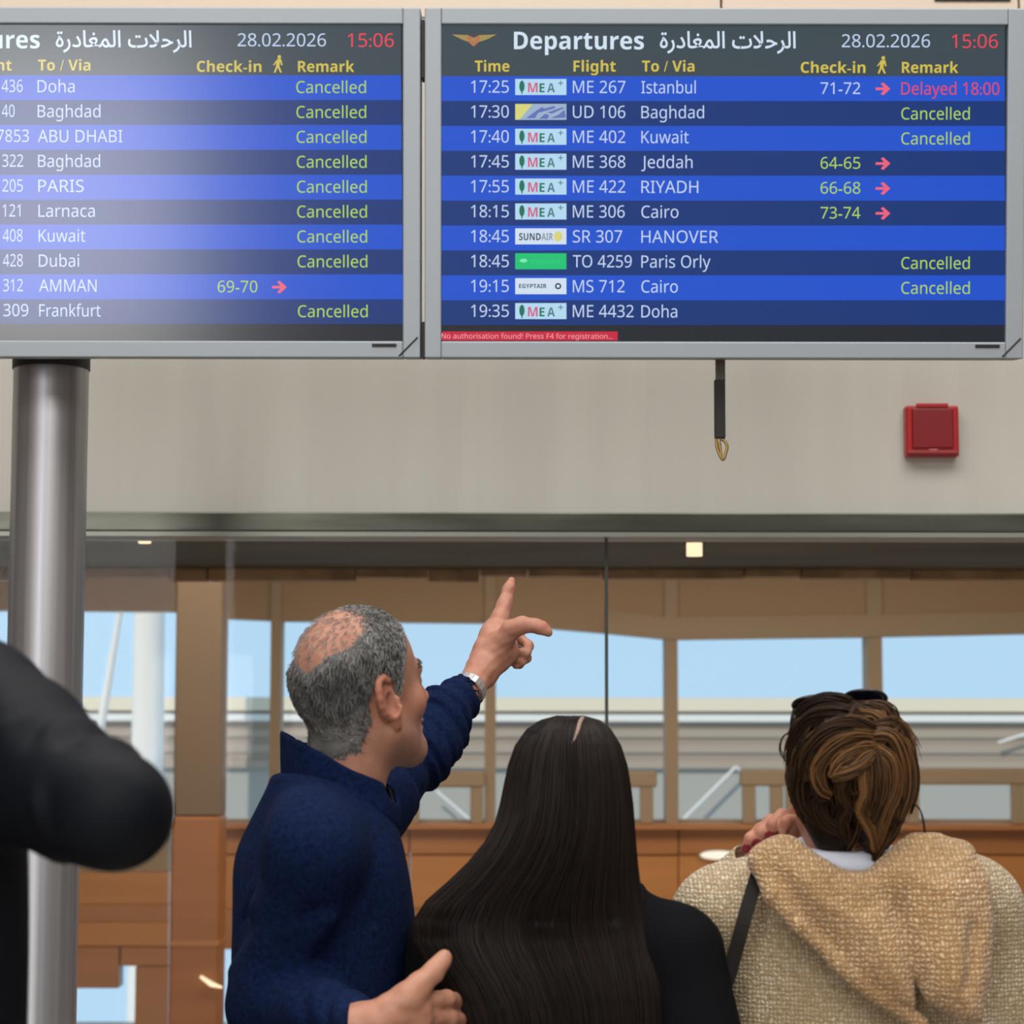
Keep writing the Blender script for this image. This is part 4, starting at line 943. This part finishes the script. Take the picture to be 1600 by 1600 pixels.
for i in range(4): Q.chain([wr2 + d * .06 + np.array([0, (i - 1.5) * .018, 0]), wr2 + d * .10 + np.array([0, (i - 1.5) * .019, 0]), wr2 + d * (.135 - .006 * abs(i - 1)) + np.array([-.012, (i - 1.5) * .019, 0])], [.010, .0088, .007], .004)
Q.chain([wr2 + d * .02 + (0, .02, 0), wr2 + d * .055 + (-.01, .042, 0), wr2 + d * .085 + (-.02, .048, 0)], [.013, .010, .008], .006); q2 = Q.mesh()
cV, cF = core([(.9, x2, y2, .13, .09), (1.1, x2, y2, .12, .08), (1.32, x2, y2, .15, .085), (1.38, x2, y2, .10, .06)], 0, [([sl2, el2, wl2], [.04, .034, .024]), ([sr2, er2, wr2], [.04, .034, .024]), ([(x2 - .08, y2, .8), (x2 - .09, y2, .1)], [.055, .035]), ([(x2 + .08, y2, .8), (x2 + .09, y2, .1)], [.055, .035]), ([nb2 - (0, 0, .07), nb2], [.055, .05])])
V, F = join((C2 + v1 @ R2.T, f1), (qV, qF), q2, (cV, cF)); kn.part('body', (V, F), M_skin, np.vstack([c1, qc, np.tile(SK2, (len(V) - len(c1) - len(qc), 1))]))
rg = [Wn(1221, 1279, 3.38) + .0115 * np.array([math.cos(t), math.sin(t), .3 * math.sin(t)]) for t in np.linspace(0, 2 * math.pi, 24)]
v2, f2 = tube_mesh([np.array(rg)], [np.full(24, .0016)], 6); kn.part('ring', (v2, f2), M_silver)
S_ = Solid((x2 - .36, 3.05 + DK, .7), (x2 + .40, 3.78 + DK, 1.56), .0065)
S_.loft([(.72, x2, y2, .235, .165), (.9, x2, y2, .225, .155), (1.08, x2, y2, .215, .145), (z5(1540), x2, y2, .213, .145), (z5(1460), x2, y2, .205, .135), (z5(1405), x2, y2, .17, .115), (z5(1365), x2, y2, .11, .09)], 0, .03)
S_.chain([sr2 - (.03, 0, -.01), sr2, er2, wr2], [.066, .07, .062, .052], .035); S_.chain([sl2 + (.03, 0, .01), sl2, el2], [.066, .07, .062], .035); S_.chain([el2, (el2 + wl2) / 2 + (-.012, 0, .0), wl2], [.06, .05, .042], .03)
S_.cone(nb2 - (0, 0, .02), sl2 + (.03, 0, .01), .06, .06, .05); S_.cone(nb2 - (0, 0, .02), sr2 + (-.03, 0, .012), .06, .064, .05); S_.waves(.0045, (16, 16, 9), seed=21)
for a, b_ in ((wr2, er2), (wl2, el2)): d = (a - b_) / np.linalg.norm(a - b_); S_.cone(a - d * .01, a + d * .05, .036, .04, .004, 'sub')
kn.part('cardigan', S_.mesh(), M_knit)
# the hood hanging down the back: two lobes, a rolled edge and a fold between them
Yh = 3.165
def pz(l, Y=Yh): return [(W(a, b, Y).x, W(a, b, Y).z) for a, b in l]
S_ = Solid((W(1160, 1300, 3.1).x, 2.98 + DK, W(0, 1700, 3.1).z), (W(1620, 1300, 3.1).x, 3.48 + DK, W(0, 1290, 3.3).z), .005)
S_.pillow(pz([(1192, 1345), (1222, 1322), (1262, 1330), (1300, 1360), (1370, 1378), (1404, 1392), (1420, 1470), (1424, 1572), (1395, 1562), (1330, 1516), (1268, 1458), (1222, 1408)]), Yh + DK, .05, .06, .012, (-.02, .28))
S_.pillow(pz([(1378, 1352), (1410, 1322), (1462, 1312), (1520, 1326), (1548, 1372), (1552, 1440), (1545, 1520), (1522, 1592), (1490, 1588), (1438, 1560), (1414, 1500), (1396, 1420)]), Yh + DK - .006, .062, .06, .003, (.06, .30))
arc = [(1196, 1348, 3.20), (1225, 1338, 3.19), (1275, 1376, 3.17), (1335, 1396, 3.16), (1395, 1376, 3.17), (1450, 1335, 3.20), (1500, 1340, 3.23)]
S_.chain(hpts(arc), [.024, .024, .026, .026, .028, .03, .03], .02)
edge_ = [(1196, 1352, 3.185), (1212, 1398, 3.16), (1250, 1448, 3.14), (1312, 1508, 3.135), (1382, 1560, 3.135), (1440, 1600, 3.135)]
S_.chain(hpts(edge_), [.016, .015, .013, .012, .012, .012], .006)
S_.chain(hpts([(1210, 1365, 3.15), (1236, 1414, 3.125), (1290, 1470, 3.105), (1350, 1522, 3.095), (1410, 1562, 3.095)]), [.009] * 5, .004, 'sub')
S_.chain(hpts([(1392, 1378, 3.12), (1402, 1420, 3.105), (1416, 1480, 3.09), (1424, 1562, 3.08)]), [.012] * 4, .012, 'sub')
S_.chain(hpts([(1505, 1600, 3.065), (1520, 1540, 3.085), (1528, 1450, 3.115)]), [.009] * 3, .01, 'sub')
for nk in (nb2 + (0, -.0, 0),): S_.cone(nk - (0, 0, .04), nk + (0, -.01, .1), .062, .068, .01, 'sub')
S_.waves(.004, (26, 26, 26), seed=33)
kn.part('hood', S_.mesh(), M_knit2, label='tan knit hood hanging in folds down the back')
tt = np.linspace(0, 2 * math.pi, 40); rc = Wn(1314, 1334, 3.285)
v2, f2 = tube_mesh([np.stack([rc[0] + .066 * np.cos(tt), rc[1] + .066 * np.sin(tt), rc[2] - .004 + .010 * np.sin(tt)], 1)], [np.full(40, .021)], 10); kn.part('shirt_collar', (v2, f2), mat('white_cotton', srgb(200, 204, 216), .9), label='white shirt collar showing above the hood')
legs(kn, (x2, y2), 0, M_jean, .92, .085, .078, .09)
# hair: dark mass, nape, and twisted locks pinned up
Q = Solid(Wn(1200, 1400, 3.0), Wn(1460, 1060, 3.45), .004)
Q.ell(C2 + (.004, .0, .022), (.082, .100, .085), .02); Q.ell(Wn(1330, 1180, 3.22), (.085, .07, .076), .03); Q.ell(Wn(1362, 1195, 3.20), (.058, .055, .082), .025); Q.ell(Wn(1362, 1250, 3.21), (.048, .045, .06), .025); Q.ell(Wn(1280, 1225, 3.24), (.048, .05, .065), .02); Q.ell(Wn(1308, 1290, 3.245), (.038, .035, .05), .025); Q.cone(Wn(1365, 1275, 3.20), Wn(1360, 1325, 3.215), .03, .012, .02)
Q.waves(.003, (55, 55, 35), 6, 9); bV, bF = Q.mesh()
locks = [  # guide (px, py, Y), thickness, tone 0 dark .. 1 golden
 ([(1372, 1150, 3.150), (1335, 1148, 3.135), (1300, 1165, 3.135), (1278, 1200, 3.145), (1285, 1232, 3.155), (1300, 1240, 3.16)], .013, .85),
 ([(1375, 1142, 3.155), (1330, 1132, 3.14), (1290, 1145, 3.14), (1262, 1180, 3.155), (1255, 1220, 3.175)], .014, .35),
 ([(1370, 1165, 3.14), (1340, 1172, 3.125), (1312, 1190, 3.125), (1298, 1215, 3.13)], .010, 1.0),
 ([(1360, 1150, 3.145), (1392, 1150, 3.145), (1412, 1185, 3.155), (1418, 1235, 3.17), (1405, 1280, 3.185)], .013, .8),
 ([(1355, 1140, 3.15), (1395, 1132, 3.165), (1414, 1165, 3.18), (1424, 1220, 3.19), (1416, 1270, 3.20)], .013, .45),
 ([(1368, 1170, 3.135), (1392, 1190, 3.135), (1398, 1230, 3.145), (1385, 1270, 3.155), (1372, 1320, 3.185)], .012, .9),
 ([(1360, 1175, 3.13), (1350, 1205, 3.13), (1352, 1240, 3.14), (1345, 1268, 3.155), (1362, 1300, 3.17), (1368, 1330, 3.185)], .008, .95),
 ([(1365, 1170, 3.13), (1372, 1205, 3.13), (1372, 1245, 3.14), (1362, 1285, 3.165)], .012, .55),
 ([(1350, 1175, 3.13), (1325, 1200, 3.125), (1315, 1230, 3.14), (1325, 1262, 3.165)], .012, .3),
 ([(1345, 1120, 3.17), (1310, 1112, 3.17), (1270, 1122, 3.19), (1245, 1155, 3.21), (1238, 1195, 3.22)], .015, .1),
 ([(1330, 1100, 3.21), (1290, 1097, 3.21), (1255, 1118, 3.23), (1240, 1150, 3.235)], .015, .05),
 ([(1350, 1105, 3.20), (1385, 1112, 3.19), (1402, 1140, 3.19)], .014, .3),
 ([(1335, 1118, 3.175), (1368, 1122, 3.165), (1392, 1145, 3.165)], .012, .6),
 ([(1262, 1185, 3.175), (1250, 1220, 3.19), (1258, 1260, 3.205), (1285, 1290, 3.205)], .013, .12),
 ([(1290, 1235, 3.165), (1275, 1255, 3.18), (1290, 1285, 3.19), (1325, 1300, 3.19)], .012, .08),
 ([(1330, 1250, 3.16), (1318, 1285, 3.18), (1330, 1318, 3.20)], .010, .15),
 ([(1400, 1262, 3.18), (1388, 1298, 3.19), (1372, 1330, 3.20), (1368, 1345, 3.205)], .008, .5),
 ([(1405, 1200, 3.165), (1410, 1240, 3.175), (1398, 1285, 3.19), (1380, 1325, 3.20)], .010, .25),
 ([(1300, 1215, 3.13), (1322, 1208, 3.12), (1345, 1195, 3.12), (1365, 1175, 3.125)], .009, .7),
]
paths, rads, cols = [], [], []
dk, gd = np.array([.020, .012, .008]), np.array([.27, .130, .045])
for guide, th, tn in locks:
    G = smooth_path(hpts(guide), 16); T = np.gradient(G, axis=0); T /= np.linalg.norm(T, axis=1, keepdims=True); A = np.cross(T, (.2, 1, .1)); A /= np.linalg.norm(A, axis=1, keepdims=True); B = np.cross(T, A); s_ = np.linspace(0, 1, 16); env = (.55 + .45 * np.sin(np.pi * np.clip(s_ * .9 + .08, 0, 1)))[:, None]
    for i in range(95):
        rr = math.sqrt(g.random()) * th; ph = g.uniform(0, 6.28) + 1.2 * s_; p = G + rr * env * (np.cos(ph)[:, None] * A + .8 * np.sin(ph)[:, None] * B) + g.normal(size=3) * .0006
        if i % 4 == 0: p = p + (.0022 * np.sin(s_ * g.uniform(6, 15) + g.uniform(0, 6)))[:, None] * A + (.0025 * s_ * g.normal())[:, None] * A
        paths.append(p); r_ = np.full(16, g.uniform(.0007, .0014)); r_[0] = r_[-1] = .0003; rads.append(r_); k_ = np.clip(tn * g.uniform(.1, 1.0) ** 1.3, 0, 1); cols.append(dk * (1 - k_) + gd * k_)
for _ in range(26):                # untidy loose curls over the twist
    a0 = g.uniform(0, 6.28); c0 = np.array([np.clip(1340 + g.normal() * 30, 1285, 1380), np.clip(1195 + g.normal() * 40, 1140, 1270)]); L0 = g.uniform(18, 42); yb_ = 3.125 + .00045 * abs(c0[0] - 1345) + .0004 * abs(c0[1] - 1190)
    gd_ = [(c0[0] + math.cos(a0) * L0 * t + 9 * math.sin(3.2 * t + a0), c0[1] + abs(math.sin(a0)) * L0 * t + 6 * math.cos(2.5 * t), yb_ - .004 * (1 - t * t) + .012 * t * t) for t in (-1, -.4, .2, 1)]
    G = smooth_path(hpts(gd_), 14); tn = g.uniform(.1, .8)
    for i in range(9): paths.append(G + g.normal(size=3) * .0018); r_ = np.full(14, .0009); r_[0] = r_[-1] = .0002; rads.append(r_); k_ = np.clip(tn * g.uniform(.3, 1), 0, 1); cols.append(dk * (1 - k_) + gd * k_)
for guide in ([(1240, 1140, 3.24), (1224, 1150, 3.24), (1219, 1170, 3.24), (1228, 1188, 3.24)], [(1345, 1250, 3.15), (1340, 1300, 3.17), (1325, 1330, 3.18)], [(1240, 1180, 3.23), (1228, 1210, 3.23), (1236, 1240, 3.23)], [(1415, 1245, 3.19), (1438, 1270, 3.19), (1446, 1310, 3.20)], [(1255, 1120, 3.22), (1240, 1130, 3.22), (1232, 1150, 3.22)]):
    for i in range(4): paths.append(smooth_path(hpts(guide), 14) + g.normal(size=3) * .0015); rads.append(np.full(14, .0007)); cols.append(dk * .7 + gd * .15)
# loose fine hairs that follow the mass
nn = bV - Wn(1330, 1190, 3.25); nn /= np.linalg.norm(nn, axis=1, keepdims=True); ids = g.choice(len(bV), 1800)
for i in ids:
    n = nn[i]; fl_ = np.array([n[0] * .5 + .1 * g.normal(), 0, -1 + .2 * g.normal()]); fl_ -= fl_ @ n * n; fl_ /= np.linalg.norm(fl_) + 1e-6; L = g.uniform(.02, .045); p = bV[i]
    paths.append(np.stack([p, p + fl_ * L * .5 + n * .0035, p + fl_ * L - n * .001])); rads.append(np.array([.0006, .0009, .0002])); k_ = np.clip(g.normal(.16, .12) + .25 * (p[0] > Wn(1350, 1200, 3.2)[0]), 0, 1); cols.append(dk * (1 - k_) + gd * k_)
v2, f2, c2 = strands(paths, rads, cols); vv, ff = join((bV, bF), (v2, f2)); kn.part('hair', (vv, ff), M_hair, np.vstack([np.tile(dk * .8, (len(bV), 1)), c2]))

# sunglasses pushed up on her head
sg = tag(empty('sunglasses', Wn(1300, 1100, 3.27)), 'dark sunglasses pushed up on the brown hair', 'sunglasses'); B0 = Wn(1300, 1100, 3.27)
M_lens = mat('dark_blue_lens', srgb(16, 22, 44), .12, spec=.8); M_frame = mat('black_frame', srgb(14, 14, 18), .3)
for cxp, cyp in ((1271, 1100), (1352, 1091)):
    p = Wn(cxp, cyp, 3.25) - B0; Q = Solid(p - .06, p + .06, .0025); s_ = -1 if cxp < 1300 else 1
    Rl = rot_head(math.radians(10 * s_), math.radians(62)); Q.ell(p, (.030, .004, .024), 0, Rl); v2, f2 = Q.mesh(); np_mesh('lens', v2, f2, M_lens, sg)
    tt = np.linspace(0, 2 * math.pi, 32); rim = p + (np.stack([.031 * np.cos(tt), 0 * tt, .025 * np.sin(tt)], 1) @ Rl.T); v2, f2 = tube_mesh([rim], [np.full(32, .003)], 6); np_mesh('rim', v2, f2, M_frame, sg)
    ar = smooth_path([Wn(cxp + s_ * 29, cyp + 6, 3.25) - B0, Wn(cxp + s_ * 34 - (8 if s_ > 0 else 0), cyp + 28, 3.25) - B0, Wn(cxp + s_ * 36 - (8 if s_ > 0 else 0), cyp + 70, 3.23) - B0], 14); v2, f2 = tube_mesh([ar], [np.full(14, .0028)], 6); np_mesh('temple_arm', v2, f2, M_frame, sg)
v2, f2 = tube_mesh([smooth_path([Wn(1300, 1096, 3.29) - B0, Wn(1312, 1088, 3.29) - B0, Wn(1324, 1093, 3.29) - B0], 10)], [np.full(10, .0028)], 6); np_mesh('bridge', v2, f2, M_frame, sg)
# shoulder bag
bg = tag(empty('shoulder_bag', (W(1108, 1900, 3.17).x, 3.13 + DK, .62)), 'black shoulder bag on a strap over the beige cardigan', 'bag'); B1 = np.array(bg.location)
M_leather = mat('black_leather', srgb(20, 16, 14), .6, spec=.2)
st = smooth_path([Wn(1196, 1345, 3.30), Wn(1191, 1347, 3.235), Wn(1180, 1378, 3.185), Wn(1162, 1440, 3.158), Wn(1143, 1510, 3.160), Wn(1128, 1570, 3.165), Wn(1118, 1720, 3.168), Wn(1116, 1880, 3.165)], 40) - B1
T = np.gradient(st, axis=0); T /= np.linalg.norm(T, axis=1, keepdims=True); wv = np.cross(T, (0, -1, .15)); wv /= np.linalg.norm(wv, axis=1, keepdims=True); nv = np.cross(T, wv); hw_ = .0105
ring4 = np.stack([st + wv * hw_ + nv * .002, st - wv * hw_ + nv * .002, st - wv * hw_ - nv * .002, st + wv * hw_ - nv * .002], 1); i = np.arange(39)[:, None] * 4; j = np.arange(4)[None]; np_mesh('strap', ring4.reshape(-1, 3), np.stack([i + j, i + (j + 1) % 4, i + 4 + (j + 1) % 4, i + 4 + j], -1).reshape(-1, 4), M_leather, bg, False)
box('bag_body', (-.12, -.055, -.02), (.10, .035, .22), M_leather, bg, .02); box('flap', (-.115, -.062, .10), (.095, -.05, .215), M_leather, bg, .005)

def W(px, py, Y): return _W(px, py, Y)
def Wn(px, py, Y): return _Wn(px, py, Y)
# ------------------------------------------------------------------ person in the dark jacket, close on the left
jk = Person((W(-260, 1400, 2.36).x, 2.36, 0), 'person in a blue-black jacket with raised elbow at the left edge')
x3, y3 = W(-262, 1400, 2.36).x, 2.36; z6 = lambda py: W(800, py, 2.36).z
C3 = Wn(-255, 905, 2.40); R3 = rot_head(math.radians(10), math.radians(6)); nb3 = np.array([x3, 2.38, z6(1090)])
h3 = head_solid(.005, True, R3.T @ (nb3 - C3), .06); v1, f1 = h3.mesh(); c1 = head_colors(v1, SK)
s3, e3, w3 = Wn(-40, 1105, 2.33), Wn(178, 1268, 2.16), Wn(-120, 1200, 2.36)
s3b, e3b, w3b = np.array([x3 - .17, y3, s3[2]]), np.array([x3 - .22, y3 - .02, s3[2] - .28]), np.array([x3 - .14, y3 + .18, s3[2] - .36])
Q = Solid(w3 - .2, w3 + .2, .004); d = (w3 - e3) / np.linalg.norm(w3 - e3); Q.cone(w3 - d * .06, w3 + d * .07, .026, .03, .02); up_ = np.array([0, 0, 1.])
for i in range(4): Q.chain([w3 + d * .06 + up_ * (i - 1.5) * .02, w3 + d * .10 + up_ * (i - 1.5) * .021, w3 + d * (.12 - .005 * abs(i - 1)) + up_ * (i - 1.5) * .02 + (0, .03, 0)], [.011, .0095, .008], .004)
Q.chain([w3 + d * .02 + up_ * .025, w3 + d * .05 + up_ * .05, w3 + d * .07 + up_ * .07], [.014, .011, .009], .006); hA1 = Q.mesh()
Q = Solid(w3b - .2, w3b + .2, .005); d = (w3b - e3b) / np.linalg.norm(w3b - e3b); Q.cone(w3b - d * .06, w3b + d * .07, .026, .03, .02)
for i in range(4): Q.chain([w3b + d * .06 + up_ * (i - 1.5) * .02, w3b + d * .10 + up_ * (i - 1.5) * .021, w3b + d * (.13 - .005 * abs(i - 1)) + up_ * (i - 1.5) * .02 + (.02, 0, 0)], [.011, .0095, .008], .004)
Q.chain([w3b + d * .02 + up_ * .025, w3b + d * .05 + up_ * .05, w3b + d * .07 + up_ * .065], [.014, .011, .009], .006); hA2 = Q.mesh()
cV, cF = core([(.9, x3, y3, .15, .1), (1.1, x3, y3, .14, .1), (1.4, x3, y3, .16, .1), (1.5, x3, y3, .11, .07)], 0, [([s3, e3, w3], [.045, .038, .026]), ([s3b, e3b, w3b], [.045, .038, .026]), ([(x3 - .09, y3, .8), (x3 - .1, y3, .1)], [.06, .035]), ([(x3 + .09, y3, .8), (x3 + .1, y3, .1)], [.06, .035]), ([nb3 - (0, 0, .1), nb3], [.065, .058])])
V, F = join((C3 + v1 @ R3.T, f1), hA1, hA2, (cV, cF)); jk.part('body', (V, F), M_skin, np.vstack([c1, np.tile(SK, (len(V) - len(c1), 1))]))
S_ = Solid((x3 - .34, 2.0, .80), (x3 + .44, 2.68, 1.74), .006)
S_.loft([(.82, x3, y3, .205, .15), (1.0, x3, y3, .198, .145), (1.15, x3, y3, .202, .145), (1.3, x3, y3, .205, .145), (z6(1230), x3, y3, .20, .14), (z6(1150), x3, y3, .17, .115), (z6(1090), x3, y3, .10, .09)], 0, .03)
S_.chain([s3, e3], [.076, .052], .03); S_.chain([e3, (e3 + w3) / 2 + (0, 0, -.006), w3], [.050, .052, .044], .025); S_.chain([s3b, e3b, w3b], [.072, .06, .045], .03)
S_.cone(nb3 - (0, 0, .03), s3 + (-.03, 0, .0), .07, .066, .05); S_.cone(nb3 - (0, 0, .03), s3b + (.03, 0, .0), .07, .066, .05)
S_.waves(.004, (16, 16, 12), seed=41); S_.creases(s3 + (.02, 0, -.01), e3, .065, .004, .12, (.2, 0, .6)); S_.creases(e3, w3, .08, .003, .09, (0, 0, .5))
for a, b_ in ((w3, e3), (w3b, e3b)): d = (a - b_) / np.linalg.norm(a - b_); S_.cone(a - d * .01, a + d * .05, .036, .04, .004, 'sub')
jk.part('jacket', S_.mesh(), M_puff)
hh_ = head_solid(.006, False); X, Y, Z = hh_.ax[0][:, None, None], hh_.ax[1][None, :, None], hh_.ax[2][None, None, :]
hh_.F -= (-.006 + .018 * ss(.02, -.01, Y - .045) * np.where(Y > -.03, ss(-.02, .01, Z), ss(-.1, -.07, Z))).astype(np.float32); hh_.waves(.002, (90, 90, 60), 6, 4); sV, sF = hh_.mesh(); jk.part('hair', (C3 + sV @ R3.T, sF), M_hair, np.tile([.02, .015, .012], (len(sV), 1)))
legs(jk, (x3, y3), 0, M_trou, .92)
